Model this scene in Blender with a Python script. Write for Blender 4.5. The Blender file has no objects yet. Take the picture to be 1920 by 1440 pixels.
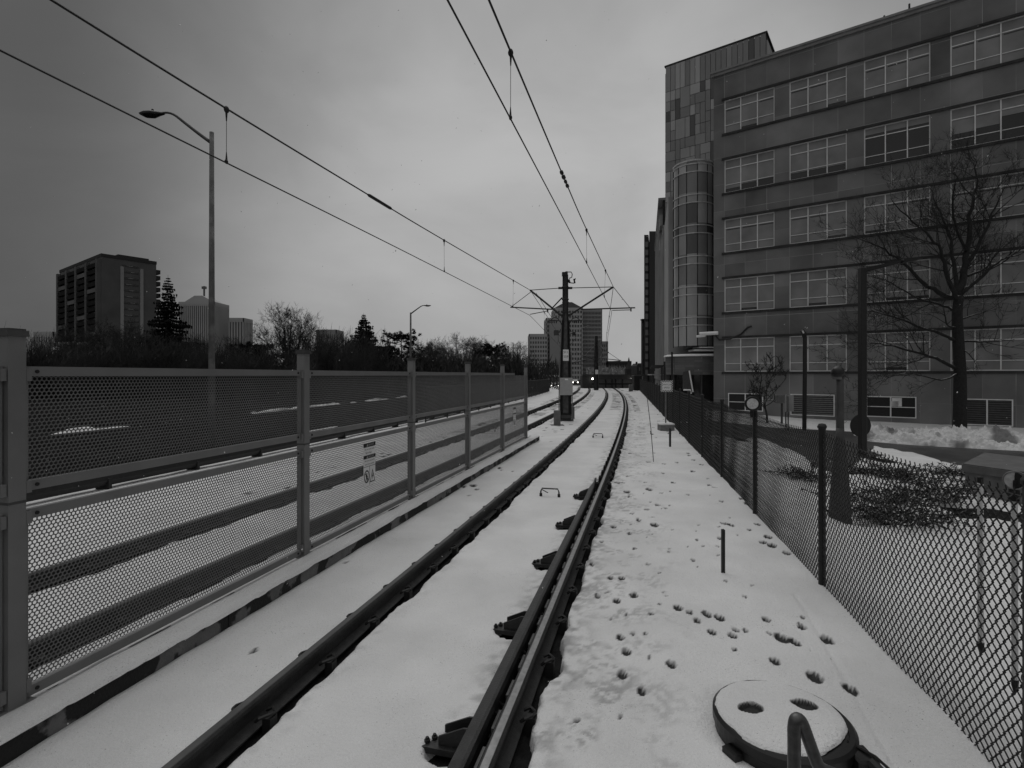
import bpy, math, random
import numpy as np
from mathutils import Vector
from mathutils.noise import noise as pnoise
R = math.radians
PI = math.pi
random.seed(7)
sc = bpy.context.scene
C = sc.collection
# ------------------------------------------------------------------ camera
H = 2.05            # eye height above the snow
F = 1000.0          # focal length in photograph pixels (1920 wide)
HZ = 703.0          # horizon row
cam_d = bpy.data.cameras.new("camera"); cam = bpy.data.objects.new("camera", cam_d); C.objects.link(cam)
cam.location = (0, 0, H); cam.rotation_euler = (R(90), 0, 0)
cam_d.sensor_width = 36.0; cam_d.lens = 36.0 * F / 1920.0
cam_d.shift_y = -(720 - HZ) / 1920.0
cam_d.clip_start = 0.05; cam_d.clip_end = 6000
sc.camera = cam
# ------------------------------------------------------------------ sky and sun (overcast)
SUN_EL, SUN_AZ = R(62), R(-20)     # azimuth from +Y towards +X
w = bpy.data.worlds.new("World"); sc.world = w; w.use_nodes = True
nt = w.node_tree; nt.nodes.clear()
def WN(t, **k):
    n = nt.nodes.new(t)
    for a, b in k.items(): setattr(n, a, b)
    return n
def wl(a, b): nt.links.new(a, b)
def wmath(op, a, b=None, c=None):
    n = WN('ShaderNodeMath', operation=op)
    for i, v in enumerate((a, b, c)):
        if v is None: continue
        if isinstance(v, (int, float)): n.inputs[i].default_value = v
        else: wl(v, n.inputs[i])
    return n.outputs[0]
def wrange(v, a, b, c, d):
    n = WN('ShaderNodeMapRange', interpolation_type='SMOOTHSTEP')
    wl(v, n.inputs[0])
    for i, x in enumerate((a, b, c, d)): n.inputs[i + 1].default_value = x
    return n.outputs[0]
wo = WN('ShaderNodeOutputWorld'); bg = WN('ShaderNodeBackground'); bg.inputs['Strength'].default_value = 0.1
tc = WN('ShaderNodeTexCoord')
nrm = WN('ShaderNodeVectorMath', operation='NORMALIZE'); wl(tc.outputs['Generated'], nrm.inputs[0])
sep = WN('ShaderNodeSeparateXYZ'); wl(nrm.outputs[0], sep.inputs[0])
d0 = Vector((.16, .95, .16)).normalized()
dot = WN('ShaderNodeVectorMath', operation='DOT_PRODUCT'); wl(nrm.outputs[0], dot.inputs[0]); dot.inputs[1].default_value = d0
g = wrange(dot.outputs['Value'], .62, 1.0, 0.088, .39)
zen = wrange(sep.outputs[2], .55, .95, 0, .55)
back = wrange(wmath('MULTIPLY', sep.outputs[1], -1.0), -.05, .6, 0, .16)
mp = WN('ShaderNodeMapping'); wl(nrm.outputs[0], mp.inputs[0]); mp.inputs['Scale'].default_value = (1.0, 1.0, 1.9)
nz = WN('ShaderNodeTexNoise'); wl(mp.outputs[0], nz.inputs['Vector']); nz.inputs['Scale'].default_value = 2.3
nz.inputs['Detail'].default_value = 9; nz.inputs['Roughness'].default_value = .5; nz.inputs['Distortion'].default_value = .4
cl = wrange(nz.outputs[0], .32, .7, .88, 1.13)
val = wmath('MULTIPLY', wmath('ADD', wmath('ADD', g, zen), back), cl)
sky = WN('ShaderNodeTexSky', sky_type='NISHITA'); sky.sun_disc = False
sky.sun_elevation = SUN_EL; sky.sun_rotation = SUN_AZ; sky.air_density = 1; sky.dust_density = 4
bw = WN('ShaderNodeRGBToBW'); wl(sky.outputs[0], bw.inputs[0])
tot = wmath('ADD', wmath('MULTIPLY', val, 10.0), wmath('MULTIPLY', bw.outputs[0], .035))
wl(tot, bg.inputs['Color']); wl(bg.outputs[0], wo.inputs[0])
sd = bpy.data.lights.new("sun", 'SUN'); so = bpy.data.objects.new("sun", sd); C.objects.link(so)
sd.energy = 0.6; sd.angle = R(40); sd.color = (1, .995, .985)
sdir = Vector((math.sin(SUN_AZ) * math.cos(SUN_EL), math.cos(SUN_AZ) * math.cos(SUN_EL), math.sin(SUN_EL)))
so.rotation_euler = sdir.to_track_quat('Z', 'Y').to_euler(); so.location = (-20, 40, 60)
sc.view_settings.view_transform = 'Standard'; sc.view_settings.look = 'None'
sc.view_settings.exposure = 0.06; sc.view_settings.gamma = 1.0
sc.cycles.max_bounces = 6; sc.cycles.transparent_max_bounces = 8

# ------------------------------------------------------------------ helpers
def mat(name, base, rough=.7, metal=0.0, nscale=6.0, namt=.25, bump=0.0, bscale=40.0, spec=.4, emit=None, dark=None, dscale=3.0, dlo=.5, dhi=.6):
    """grey procedural surface: noise varies the tone, optional second tone in patches"""
    m = bpy.data.materials.new(name); m.use_nodes = True
    t = m.node_tree; b = t.nodes['Principled BSDF']
    b.inputs['Roughness'].default_value = rough; b.inputs['Metallic'].default_value = metal
    b.inputs['Specular IOR Level'].default_value = spec
    co = t.nodes.new('ShaderNodeTexCoord')
    n = t.nodes.new('ShaderNodeTexNoise'); n.inputs['Scale'].default_value = nscale; n.inputs['Detail'].default_value = 6
    t.links.new(co.outputs['Object'], n.inputs['Vector'])
    r = t.nodes.new('ShaderNodeMapRange'); t.links.new(n.outputs[0], r.inputs[0])
    r.inputs[1].default_value = .25; r.inputs[2].default_value = .75
    r.inputs[3].default_value = base * (1 - namt); r.inputs[4].default_value = base * (1 + namt)
    out = r.outputs[0]
    if dark is not None:
        n2 = t.nodes.new('ShaderNodeTexNoise'); n2.inputs['Scale'].default_value = dscale; n2.inputs['Detail'].default_value = 5
        t.links.new(co.outputs['Object'], n2.inputs['Vector'])
        r2 = t.nodes.new('ShaderNodeMapRange'); t.links.new(n2.outputs[0], r2.inputs[0])
        r2.inputs[1].default_value = dlo; r2.inputs[2].default_value = dhi
        mx = t.nodes.new('ShaderNodeMix'); mx.data_type = 'FLOAT'
        t.links.new(r2.outputs[0], mx.inputs[0]); t.links.new(out, mx.inputs[2]); mx.inputs[3].default_value = dark
        out = mx.outputs[0]
    t.links.new(out, b.inputs['Base Color'])
    if bump:
        n3 = t.nodes.new('ShaderNodeTexNoise'); n3.inputs['Scale'].default_value = bscale; n3.inputs['Detail'].default_value = 4
        t.links.new(co.outputs['Object'], n3.inputs['Vector'])
        bp = t.nodes.new('ShaderNodeBump'); bp.inputs['Strength'].default_value = bump; bp.inputs['Distance'].default_value = .02
        t.links.new(n3.outputs[0], bp.inputs['Height']); t.links.new(bp.outputs[0], b.inputs['Normal'])
    if emit:
        b.inputs['Emission Color'].default_value = (1, .97, .9, 1); b.inputs['Emission Strength'].default_value = emit
    return m
def snow_capped(m, amount=.75, lo=.55, hi=.8, scale=9.0):
    """snow caught on the upper side of a surface"""
    t = m.node_tree; b = t.nodes['Principled BSDF']
    src = b.inputs['Base Color'].links[0].from_socket
    ge = t.nodes.new('ShaderNodeNewGeometry'); sp = t.nodes.new('ShaderNodeSeparateXYZ'); t.links.new(ge.outputs['Normal'], sp.inputs[0])
    n = t.nodes.new('ShaderNodeTexNoise'); n.inputs['Scale'].default_value = scale
    t.links.new(ge.outputs['Position'], n.inputs['Vector'])
    a = t.nodes.new('ShaderNodeMath'); a.operation = 'MULTIPLY_ADD'; t.links.new(n.outputs[0], a.inputs[0]); a.inputs[1].default_value = .9; a.inputs[2].default_value = -.45
    s = t.nodes.new('ShaderNodeMath'); s.operation = 'ADD'; t.links.new(sp.outputs[2], s.inputs[0]); t.links.new(a.outputs[0], s.inputs[1])
    r = t.nodes.new('ShaderNodeMapRange'); t.links.new(s.outputs[0], r.inputs[0]); r.inputs[1].default_value = lo; r.inputs[2].default_value = hi
    mx = t.nodes.new('ShaderNodeMix'); mx.data_type = 'RGBA'
    t.links.new(r.outputs[0], mx.inputs[0]); t.links.new(src, mx.inputs[6]); mx.inputs[7].default_value = (amount, amount, amount, 1)
    t.links.new(mx.outputs[2], b.inputs['Base Color'])
    return m

class MB:
    def __init__(s): s.v = []; s.f = []
    def add(s, vs, fs):
        o = len(s.v); s.v += [tuple(v) for v in vs]; s.f += [tuple(i + o for i in f) for f in fs]
    def box(s, x0, x1, y0, y1, z0, z1):
        s.add([(x0,y0,z0),(x1,y0,z0),(x1,y1,z0),(x0,y1,z0),(x0,y0,z1),(x1,y0,z1),(x1,y1,z1),(x0,y1,z1)],
              [(0,3,2,1),(4,5,6,7),(0,1,5,4),(1,2,6,5),(2,3,7,6),(3,0,4,7)])
    def obox(s, c, u, hu, v, hv, z0, z1):
        """box with horizontal half axes u*hu, v*hv round centre c"""
        c = Vector((c[0], c[1], 0)); u = Vector((u[0], u[1], 0)).normalized() * hu; v = Vector((v[0], v[1], 0)).normalized() * hv
        q = [c - u - v, c + u - v, c + u + v, c - u + v]
        s.add([(p.x, p.y, z0) for p in q] + [(p.x, p.y, z1) for p in q],
              [(0,3,2,1),(4,5,6,7),(0,1,5,4),(1,2,6,5),(2,3,7,6),(3,0,4,7)])
    def bbox(s, x0, x1, y0, y1, z0, z1, b=.006):
        """box with a chamfered rim on the top and the vertical edges"""
        ring = lambda k, z: [(x0+k,y0,z),(x1-k,y0,z),(x1,y0+k,z),(x1,y1-k,z),(x1-k,y1,z),(x0+k,y1,z),(x0,y1-k,z),(x0,y0+k,z)]
        top = [(x0+b,y0+b,z1),(x1-b,y0+b,z1),(x1-b,y0+b,z1),(x1-b,y1-b,z1),(x1-b,y1-b,z1),(x0+b,y1-b,z1),(x0+b,y1-b,z1),(x0+b,y0+b,z1)]
        vs = ring(b, z0) + ring(b, z1 - b) + top
        fs = [(i, (i+1)%8, 8+(i+1)%8, 8+i) for i in range(8)] + [(8+i, 8+(i+1)%8, 16+(i+1)%8, 16+i) for i in range(8)]
        fs += [tuple(range(16, 24)), tuple(reversed(range(8)))]
        s.add(vs, fs)
    def tube(s, pts, rad, n=6, cap=True):
        pts = [Vector(p) for p in pts]; k = len(pts)
        rad = [rad] * k if isinstance(rad, (int, float)) else rad
        o = len(s.v); up = None
        for i, p in enumerate(pts):
            t = (pts[min(i+1, k-1)] - pts[max(i-1, 0)])
            if t.length < 1e-9: t = Vector((0,0,1))
            t.normalize()
            if up is None:
                up = Vector((0,0,1)) if abs(t.z) < .9 else Vector((0,1,0))
            a = t.cross(up)
            if a.length < 1e-4: a = t.cross(Vector((1,0,0)))
            a.normalize(); b = a.cross(t); up = b
            for j in range(n):
                q = 2*PI*j/n
                s.v.append(tuple(p + (a*math.cos(q) + b*math.sin(q)) * rad[i]))
        for i in range(k-1):
            for j in range(n):
                s.f.append((o+i*n+j, o+i*n+(j+1)%n, o+(i+1)*n+(j+1)%n, o+(i+1)*n+j))
        if cap:
            s.f.append(tuple(o+j for j in reversed(range(n)))); s.f.append(tuple(o+(k-1)*n+j for j in range(n)))
    def lathe(s, c, prof, n=16, a0=0, a1=2*PI):
        o = len(s.v); full = abs(a1-a0-2*PI) < 1e-6; m = n if full else n+1
        for r, z in prof:
            for j in range(m):
                q = a0 + (a1-a0)*j/n
                s.v.append((c[0]+r*math.cos(q), c[1]+r*math.sin(q), c[2]+z))
        for i in range(len(prof)-1):
            for j in range(n):
                j2 = (j+1) % m
                s.f.append((o+i*m+j, o+i*m+j2, o+(i+1)*m+j2, o+(i+1)*m+j))
        if full:
            s.f.append(tuple(o+j for j in reversed(range(n)))); s.f.append(tuple(o+(len(prof)-1)*m+j for j in range(n)))
    def prism(s, poly, axis_vec):
        """closed planar polygon (3-D points) pushed along a vector"""
        n = len(poly); d = Vector(axis_vec); P = [Vector(p) for p in poly]
        s.add(P + [p + d for p in P], [tuple(reversed(range(n))), tuple(range(n, 2*n))] + [(i, (i+1)%n, n+(i+1)%n, n+i) for i in range(n)])
    def ball(s, c, rx, ry, rz, n=10, m=6):
        s.v_o = len(s.v); prof = []
        o = len(s.v)
        for i in range(m+1):
            th = PI*i/m
            for j in range(n):
                q = 2*PI*j/n
                s.v.append((c[0]+rx*math.sin(th)*math.cos(q), c[1]+ry*math.sin(th)*math.sin(q), c[2]-rz*math.cos(th)))
        for i in range(m):
            for j in range(n):
                s.f.append((o+i*n+j, o+i*n+(j+1)%n, o+(i+1)*n+(j+1)%n, o+(i+1)*n+j))
    def build(s, name, m, parent=None, smooth=False):
        wloc = Vector((0,0,0)); p = parent
        while p is not None: wloc += Vector(p.location); p = p.parent
        me = bpy.data.meshes.new(name)
        me.from_pydata([(v[0]-wloc.x, v[1]-wloc.y, v[2]-wloc.z) for v in s.v], [], s.f)
        me.materials.append(m); me.update()
        if smooth:
            me.polygons.foreach_set('use_smooth', [True]*len(me.polygons))
        o = bpy.data.objects.new(name, me); C.objects.link(o)
        if parent is not None: o.parent = parent
        return o
def tag(o, label=None, cat=None, group=None, kind=None):
    if label: o['label'] = label
    if cat: o['category'] = cat
    if group: o['group'] = group
    if kind: o['kind'] = kind
    return o
def thing(name, label, cat, loc=(0,0,0), group=None):
    o = bpy.data.objects.new(name, None); C.objects.link(o); o.location = loc; o.empty_display_size = .2
    return tag(o, label, cat, group)
def dup(root, loc, rz=None, label=None, scale=None):
    r = root.copy(); C.objects.link(r); r.location = loc
    if rz is not None: r.rotation_euler = (0, 0, rz)
    if scale is not None: r.scale = scale
    if label: r['label'] = label
    def rec(a, b):
        for ch in list(a.children):
            c = ch.copy(); C.objects.link(c); c.parent = b; rec(ch, c)
    rec(root, r)
    return r
def P(px, py, Y): return Vector(((px-960)/F*Y, Y, H + (HZ-py)/F*Y))
def sstep(a, b, x):
    t = min(1, max(0, (x-a)/(b-a))); return t*t*(3-2*t)
def Xc(Y): return .253*Y - 1.574 - .00081*max(0, Y-8)**2      # centre line of the near track
def Xf(Y): return 1.906 + .212*Y                               # chain-link fence line
Q2 = -3.626                                                     # far track, offset from the near one
QL = -7.7                                                       # boundary fence left of the far track
KERB0, KERB1 = -1.80, -2.32                                     # kerb front and back
QF = -2.06                                                      # perforated fence
def zt(X, Y):
    e = X - Xf(Y); l = Xc(min(Y, 95)) + QL - X
    return -.42*sstep(.4, 9, e) - .55*sstep(.8, 9, l)
def G(px, py):
    z = 0.0
    for _ in range(25):
        Y = F*(H-z)/(py-HZ); X = (px-960)/F*Y; z = .5*z + .5*zt(X, Y)
    return Vector((X, Y, zt(X, Y)))

M = {}
M['snow_plain'] = mat('snow_loose', .66, .75, nscale=5, namt=.06, bump=.5, bscale=25, spec=.2)
M['soil'] = mat('wet_soil', .018, 1, nscale=9, namt=.5, bump=.8, bscale=60, spec=.03)
M['asphalt'] = mat('wet_asphalt', .04, .5, nscale=2, namt=.35, bump=.4, bscale=160, dark=.022, dscale=.7)
M['rail'] = mat('rusty_rail_steel', .032, .55, .3, nscale=30, namt=.35, bump=.3, bscale=150)
M['railtop'] = mat('polished_rail_head', .27, .3, .9, nscale=25, namt=.25)
M['clip'] = mat('clip_steel', .02, .6, .4, nscale=30)
M['guard'] = mat('guard_rail_paint', .026, .5, .2, nscale=14, namt=.3, bump=.25, bscale=90)
M['conc'] = mat('kerb_concrete', .16, .85, nscale=8, namt=.25, bump=.5, bscale=60, dark=.022, dscale=2.6, dlo=.44, dhi=.47)
M['conc2'] = mat('block_concrete', .17, .85, nscale=12, namt=.3, bump=.4, bscale=60)
M['fence'] = mat('grey_fence_paint', .185, .42, .15, nscale=4, namt=.12, bump=.12, bscale=220)
M['sheet'] = mat('perforated_sheet_paint', .135, .45, .1, nscale=3, namt=.1)
M['black'] = mat('black_vinyl_wire', .010, .45, nscale=20, spec=.35)
M['blackpost'] = mat('black_post_paint', .012, .5, nscale=12, namt=.4)
M['galv'] = mat('galvanised_steel', .17, .5, .4, nscale=7, namt=.25)
M['galvd'] = mat('weathered_galvanised', .075, .6, .3, nscale=4, namt=.35)
M['mast'] = mat('mast_brown_steel', .025, .5, .3, nscale=3, namt=.5)
M['mastl'] = mat('mast_face_steel', .06, .5, .3, nscale=6, namt=.6)
M['wire'] = mat('copper_wire_dark', .010, .6, nscale=30)
M['white'] = mat('white_plate', .72, .5, nscale=10, namt=.06)
M['cab'] = mat('pale_cabinet_paint', .33, .5, nscale=6, namt=.1)
M['ink'] = mat('black_ink', .012, .6)
M['grey'] = mat('mid_grey_paint', .12, .6, nscale=6)
M['dgrey'] = mat('dark_grey_paint', .045, .6, nscale=6)
M['lamp'] = mat('lit_lamp', .8, .4, emit=9)
M['lens'] = mat('pale_lens', .5, .3, nscale=40, namt=.3)
M['bark'] = snow_capped(mat('dark_bark', .018, .9, nscale=14, namt=.5, bump=.6, bscale=60), .6, .72, .92, 6)
M['twig'] = mat('bare_twig', .020, .9, nscale=3, namt=.4)
M['twigf'] = mat('far_bare_twig', .030, .9, nscale=1, namt=.4)
M['needle'] = mat('dark_needles', .012, .9, nscale=1.5, namt=.6, spec=.1)
M['shrub'] = mat('juniper_leaf', .016, .85, nscale=6, namt=.6, spec=.1)
M['hood'] = mat('lamp_hood', .009, .4, nscale=9)

# ------------------------------------------------------------------ ground and snow
def grid_mesh(name, X, Y, Z, m, dirt=None, smooth=True, keep=None):
    ny, nx = X.shape
    co = np.stack([X, Y, Z], -1).reshape(-1, 3).astype(np.float32)
    idx = np.arange(ny*nx).reshape(ny, nx)
    q = np.stack([idx[:-1,:-1], idx[:-1,1:], idx[1:,1:], idx[1:,:-1]], -1).reshape(-1, 4)
    if keep is not None:
        kk = keep.reshape(-1)[q].any(1); q = q[kk]
    me = bpy.data.meshes.new(name)
    me.vertices.add(len(co)); me.vertices.foreach_set('co', co.ravel())
    me.loops.add(q.size); me.loops.foreach_set('vertex_index', q.ravel().astype(np.int32))
    me.polygons.add(len(q)); me.polygons.foreach_set('loop_start', np.arange(0, q.size, 4, dtype=np.int32))
    me.polygons.foreach_set('loop_total', np.full(len(q), 4, np.int32))
    me.polygons.foreach_set('use_smooth', np.full(len(q), smooth, bool))
    if dirt is not None:
        a = me.attributes.new('dirt', 'FLOAT', 'POINT'); a.data.foreach_set('value', dirt.reshape(-1).astype(np.float32))
    me.materials.append(m); me.update(calc_edges=True); me.validate()
    o = bpy.data.objects.new(name, me); C.objects.link(o); return o
def ss(a, b, x):
    t = np.clip((x-a)/(b-a), 0, 1); return t*t*(3-2*t)
def vnoise(x, y, seed=0):
    """tiling-free value noise on arrays"""
    xi = np.floor(x).astype(np.int64); yi = np.floor(y).astype(np.int64); fx = x-xi; fy = y-yi
    fx = fx*fx*(3-2*fx); fy = fy*fy*(3-2*fy)
    def h(i, j):
        n = (i*374761393 + j*668265263 + seed*1442695041) & 0x7fffffff
        n = ((n ^ (n >> 13))*1274126177) & 0x7fffffff
        n = n ^ (n >> 16)
        return (n & 0xffff)/65535.0
    a = h(xi,yi); b = h(xi+1,yi); c = h(xi,yi+1); d = h(xi+1,yi+1)
    return (a*(1-fx)+b*fx)*(1-fy) + (c*(1-fx)+d*fx)*fy
def fbm(x, y, seed=0, o=4):
    s = 0; a = .5; t = 0
    for i in range(o):
        s = s + a*vnoise(x*2**i+13.7*i, y*2**i+5.1*i, seed+i); t += a; a *= .5
    return s/t
def XcA(Y): return .253*Y - 1.574 - .00081*np.maximum(0, np.minimum(Y, 95)-8)**2
def ztA(X, Y):
    e = X-(1.906+.212*Y); l = XcA(Y)+QL-X
    return -.42*ss(.4, 9, e) - .55*ss(.8, 9, l)

# dark soil under everything, out to the horizon
ax = np.concatenate([-np.geomspace(1800, 62, 14), np.arange(-60, 61, 1.5), np.geomspace(62, 1800, 14)])
ay = np.concatenate([[-60, -30, -12], np.arange(-4, 110, 1.5), np.geomspace(112, 4500, 24)])
GX, GY = np.meshgrid(ax, ay)
GZ = ztA(GX, GY) - .075 + .02*(fbm(GX*1.3, GY*1.3, 3)-.5)
tag(grid_mesh('ground', GX, GY, GZ, M['soil']), kind='structure')

# dark tarmac drive and parking area beyond the chain-link fence
drive_px = [(1322,786),(1440,799),(1560,805),(1650,811),(1760,818),(1920,835),(2100,860),(2100,925),(1920,893),(1810,872),(1740,853),(1640,836),(1600,872),(1560,884),(1500,850),(1430,822),(1322,817)]
drive = [G(*p) for p in drive_px]
def inpoly(X, Y, poly):
    r = np.zeros(X.shape, bool); n = len(poly); j = n-1
    for i in range(n):
        xi, yi, xj, yj = poly[i].x, poly[i].y, poly[j].x, poly[j].y
        c = ((yi > Y) != (yj > Y)) & (X < (xj-xi)*(Y-yi)/((yj-yi)+1e-12)+xi)
        r ^= c; j = i
    return r
dx = np.arange(4, 46, .22); dy = np.arange(6, 36, .22)
DX, DY = np.meshgrid(dx, dy)
tag(grid_mesh('asphalt_drive', DX, DY, ztA(DX, DY)-.045, M['asphalt'], keep=inpoly(DX, DY, drive)), kind='structure')
# street left of the railway
lx = np.arange(-60, 4, 1.0); ly = np.arange(2, 150, 2.0)
LX, LY = np.meshgrid(lx, ly); LL = XcA(LY)+QL-LX
LX = np.where(LL < 3.0, XcA(LY)+QL-3.0, LX)
M['street'] = mat('dark_wet_street', .012, 1, nscale=.8, namt=.5, bump=.4, bscale=60, spec=.0)
tag(grid_mesh('street', LX, LY, ztA(LX, LY)-.045, M['street']), kind='structure')

# snow cover
def holes_px():
    return [(1156,1128,1),(1188,1117,1),(1271,1140,1),(1293,1148,.7),(1325,1152,1),(1349,1158,1),(1307,1164,.8),(1436,1161,1),(1379,1180,.7),(1398,1181,.6),
     (1373,1192,.8),(1335,1187,.8),(1503,1174,.8),(1466,1195,1.4),(1490,1202,1.1),(1551,1197,1.1),(1453,1238,.9),(1163,1197,.8),(1174,1224,.9),(1166,1268,.9),
     (1259,1251,1),(1528,1269,1.2),(1594,1290,1.1),(1203,1298,.8),(1044,1170,1.6),(1150,987,1),(1185,962,.8),(1213,955,1),(1227,984,1.2),(1197,975,.8),(1357,983,1),
     (1370,986,1.1),(1440,1010,1.1),(1430,1018,1),(1447,1025,1.2),(1475,1040,1),(1330,910,.9),(1340,915,1),(1262,905,1),(1180,1000,.8),(1145,1085,.8),(1165,1085,.8),
     (1240,925,.8),(476,1222,.7),(650,1056,.6),(517,1325,1.1),(720,1104,.5),(1245,870,1),(1300,862,1),(1315,872,1.2),(1290,850,1),(1210,905,.8),(1120,1120,.8),(1350,1010,.7),
     (1390,940,.9),(1400,948,1),(1300,1050,.6),(1110,1060,.7),(962,1409,1.3),(1015,1265,1.1),(1187,1190,.5),(1215,1060,.6),(1255,1035,.5),(1180,930,.8),(1168,905,.8),(1128,1015,.7),
     (1233,946,.9),(1247,951,.7),(1190,1030,.6),(1405,995,.7),(1420,985,.9),(1352,942,.8),(1290,928,.7),(1310,985,.6)]
HOLES = [(G(x, y), s) for x, y, s in holes_px()]
hr = random.Random(3)
for k in range(60):                                             # small pits and bird prints close by
    Y = 3.0+6.5*hr.random(); HOLES.append((Vector((Xc(Y)+hr.uniform(1.05, 2.9), Y, 0)), hr.uniform(.22,.5)))
for k in range(260):                                             # twigs and clods showing further off
    Y = 9 + 40*hr.random()**1.3
    q = hr.choice((hr.uniform(1.0, 3.0), hr.uniform(-3.0, -1.2), hr.uniform(-5.5, -4.6)))
    HOLES.append((Vector((Xc(Y)+q, Y, 0)), hr.uniform(.5, 1.5)))
BRK = [2.93, 4.28, 5.77, 7.27, 9.0]                              # guard rail brackets (distance)
qa = np.concatenate([np.arange(-16, -7, .35), np.arange(-7, -5.6, .1), np.arange(-5.6, -1.7, .03), np.arange(-1.7, 3.7, .0175), np.arange(3.7, 6, .08), np.arange(6, 40, .3)])
ya = [0.9]
while ya[-1] < 100: ya.append(ya[-1] + max(.014, .0062*ya[-1]))
ya = np.array(ya)
QQ, YY = np.meshgrid(qa, ya); XX = XcA(YY)+QQ
base = ztA(XX, YY)
und = .035*(fbm(XX*.55, YY*.55, 11, 3)-.5) + .018*(fbm(XX*2.2, YY*2.2, 21, 3)-.5) + .006*(fbm(XX*9, YY*9, 31, 2)-.5)
und = und + np.where(QQ > .9, .007*(fbm(XX*13, YY*9, 35, 3)-.5), .004*(fbm(XX*13, YY*9, 35, 3)-.5))
lump = np.where(QQ > 1.2, .05*(fbm(XX*1.6, YY*1.0, 41, 3)-.45)*ss(1.0, 1.8, QQ), 0)
ZZ = base + und + lump
dirt = np.zeros_like(ZZ)
edge = fbm(XX*7, YY*7, 51, 4)
edge2 = fbm(XX*2.4, YY*2.4, 55, 4)
for qr in (-.774, .774, Q2-.774, Q2+.774):                       # thawed trough along each rail
    d = QQ-qr; ad = np.abs(d)
    wd = .045 + .075*edge
    if qr == .774:
        wd = np.where(d > 0, .05 + .17*np.clip(edge2-.25, 0, 1)*1.1 + .05*edge, .10 + .03*edge)
    elif qr == -.774:
        wd = np.where(d > 0, .07 + .10*edge2 + .03*edge, .035+.012*edge)
    elif qr == Q2-.774: wd = .06+.24*edge2+.04*edge
    else: wd = .06+.13*edge2+.04*edge
    t = 1-ss(wd, wd+.035, ad)
    ZZ = ZZ - .15*t
    dirt = np.maximum(dirt, (1-ss(0, .22 if qr != .774 else .36, np.maximum(0, ad-wd)))*np.clip((fbm(XX*14, YY*14, 61, 3)-.42)*3.2, 0, 1)*(.6 if qr == .774 else .25))
for yb in BRK:                                                    # thaw round the brackets
    m = (np.abs(YY-yb) < .5) & (QQ > .1) & (QQ < .8)
    d = np.hypot((QQ-.53)/.17, (YY-yb)/(.08+.012*yb))
    ZZ = ZZ - np.where(m, .13*(1-ss(.8, 1.15, d+.5*(edge-.5))), 0)
for p, s in HOLES:
    i0 = np.searchsorted(ya, p.y-.25); i1 = np.searchsorted(ya, p.y+.25)+1
    r = .026*s*(1 + .03*p.y)
    sx = XX[i0:i1]; sy = YY[i0:i1]
    d = np.hypot(sx-p.x, (sy-p.y)*.62) / r + .55*(edge2[i0:i1]-.5)
    hm = 1-ss(.75, 1.25, d)
    ZZ[i0:i1] -= .024*hm - .005*np.exp(-(d-1.7)**2*5)
    dirt[i0:i1] = np.maximum(dirt[i0:i1], 1-ss(1.12, 1.38, d))
# worn lines of sleepers showing on the far bend, and bare streaks beside the rails there
far = ss(15, 24, YY)
st = fbm(XX*1.4, YY*5, 71, 3)
for qc, wq in ((.15, .42), (1.45, .22), (Q2-.2, .45), (Q2+1.3, .25), (Q2-1.5, .3)):
    mk = far*ss(.44, .54, st)*(1-ss(wq*.6, wq, np.abs(QQ-qc)))*(ss(.36, .46, fbm(XX*.3, YY*.12, 75, 2)))
    ZZ -= .05*mk; dirt = np.maximum(dirt, mk)
# drive swept clear, bare ground left of the boundary fence, snow kept out from under the kerb
inside = inpoly(XX, YY, drive)
ZZ = np.where(inside, base-.3, ZZ)
leftbare = ss(.3, 1.2, (QL-1.3-QQ) + 1.3*(fbm(XX*.35, YY*.35, 81, 3)-.5))
ZZ -= .3*leftbare
# garden on the right: patchy thaw near the shrubs
gardn = (QQ > 4.2)
ZZ -= np.where(gardn, .14*ss(.60, .70, fbm(XX*.8, YY*.8, 91, 4))*ss(5, 9, YY)*(1-ss(16, 22, YY)), 0)
_Yc = (H-.105)/(1340-HZ)*F; _Xc = (1466-960)/F*_Yc; _dc = np.hypot(XX-_Xc, YY-_Yc)
ZZ -= .02*(1-ss(.37, .52, _dc+.05*(edge2-.5)))
drift = .015*(1-ss(0, .35, QQ-KERB0))*(QQ > KERB0)*(.3+fbm(XX*1.2, YY*1.2, 95, 3))*(YY < 16)
ZZ += drift
# snow matting against the chain-link fence
ZZ += .05*np.exp(-((XX-(1.906+.212*YY))/.18)**2)*(fbm(XX*1.5, YY*1.5, 97, 3))
# a fine cable furrow in front of the fence on the right
fq = XX-(1.906+.212*YY)+.42+.10*np.sin(YY*.9); ZZ -= .012*np.exp(-(fq/.018)**2)*(YY < 5)
dirt = np.maximum(dirt, .42*np.where(QQ > .9, 1-ss(.1, 1.0, np.abs(QQ-1.15)), 0)*np.clip((fbm(XX*5, YY*5, 105, 4)-.48)*5, 0, 1)*np.clip((fbm(XX*26, YY*26, 107, 3)-.44)*6, 0, 1))
ms = bpy.data.materials.new('snow'); ms.use_nodes = True
t = ms.node_tree; b = t.nodes['Principled BSDF']; b.inputs['Roughness'].default_value = .7; b.inputs['Specular IOR Level'].default_value = .25
co = t.nodes.new('ShaderNodeTexCoord')
n1 = t.nodes.new('ShaderNodeTexNoise'); n1.inputs['Scale'].default_value = 1.1; n1.inputs['Detail'].default_value = 8; t.links.new(co.outputs['Object'], n1.inputs['Vector'])
r1 = t.nodes.new('ShaderNodeMapRange'); t.links.new(n1.outputs[0], r1.inputs[0]); r1.inputs[1].default_value = .3; r1.inputs[2].default_value = .7; r1.inputs[3].default_value = .55; r1.inputs[4].default_value = .68
at = t.nodes.new('ShaderNodeAttribute'); at.attribute_name = 'dirt'
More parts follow.
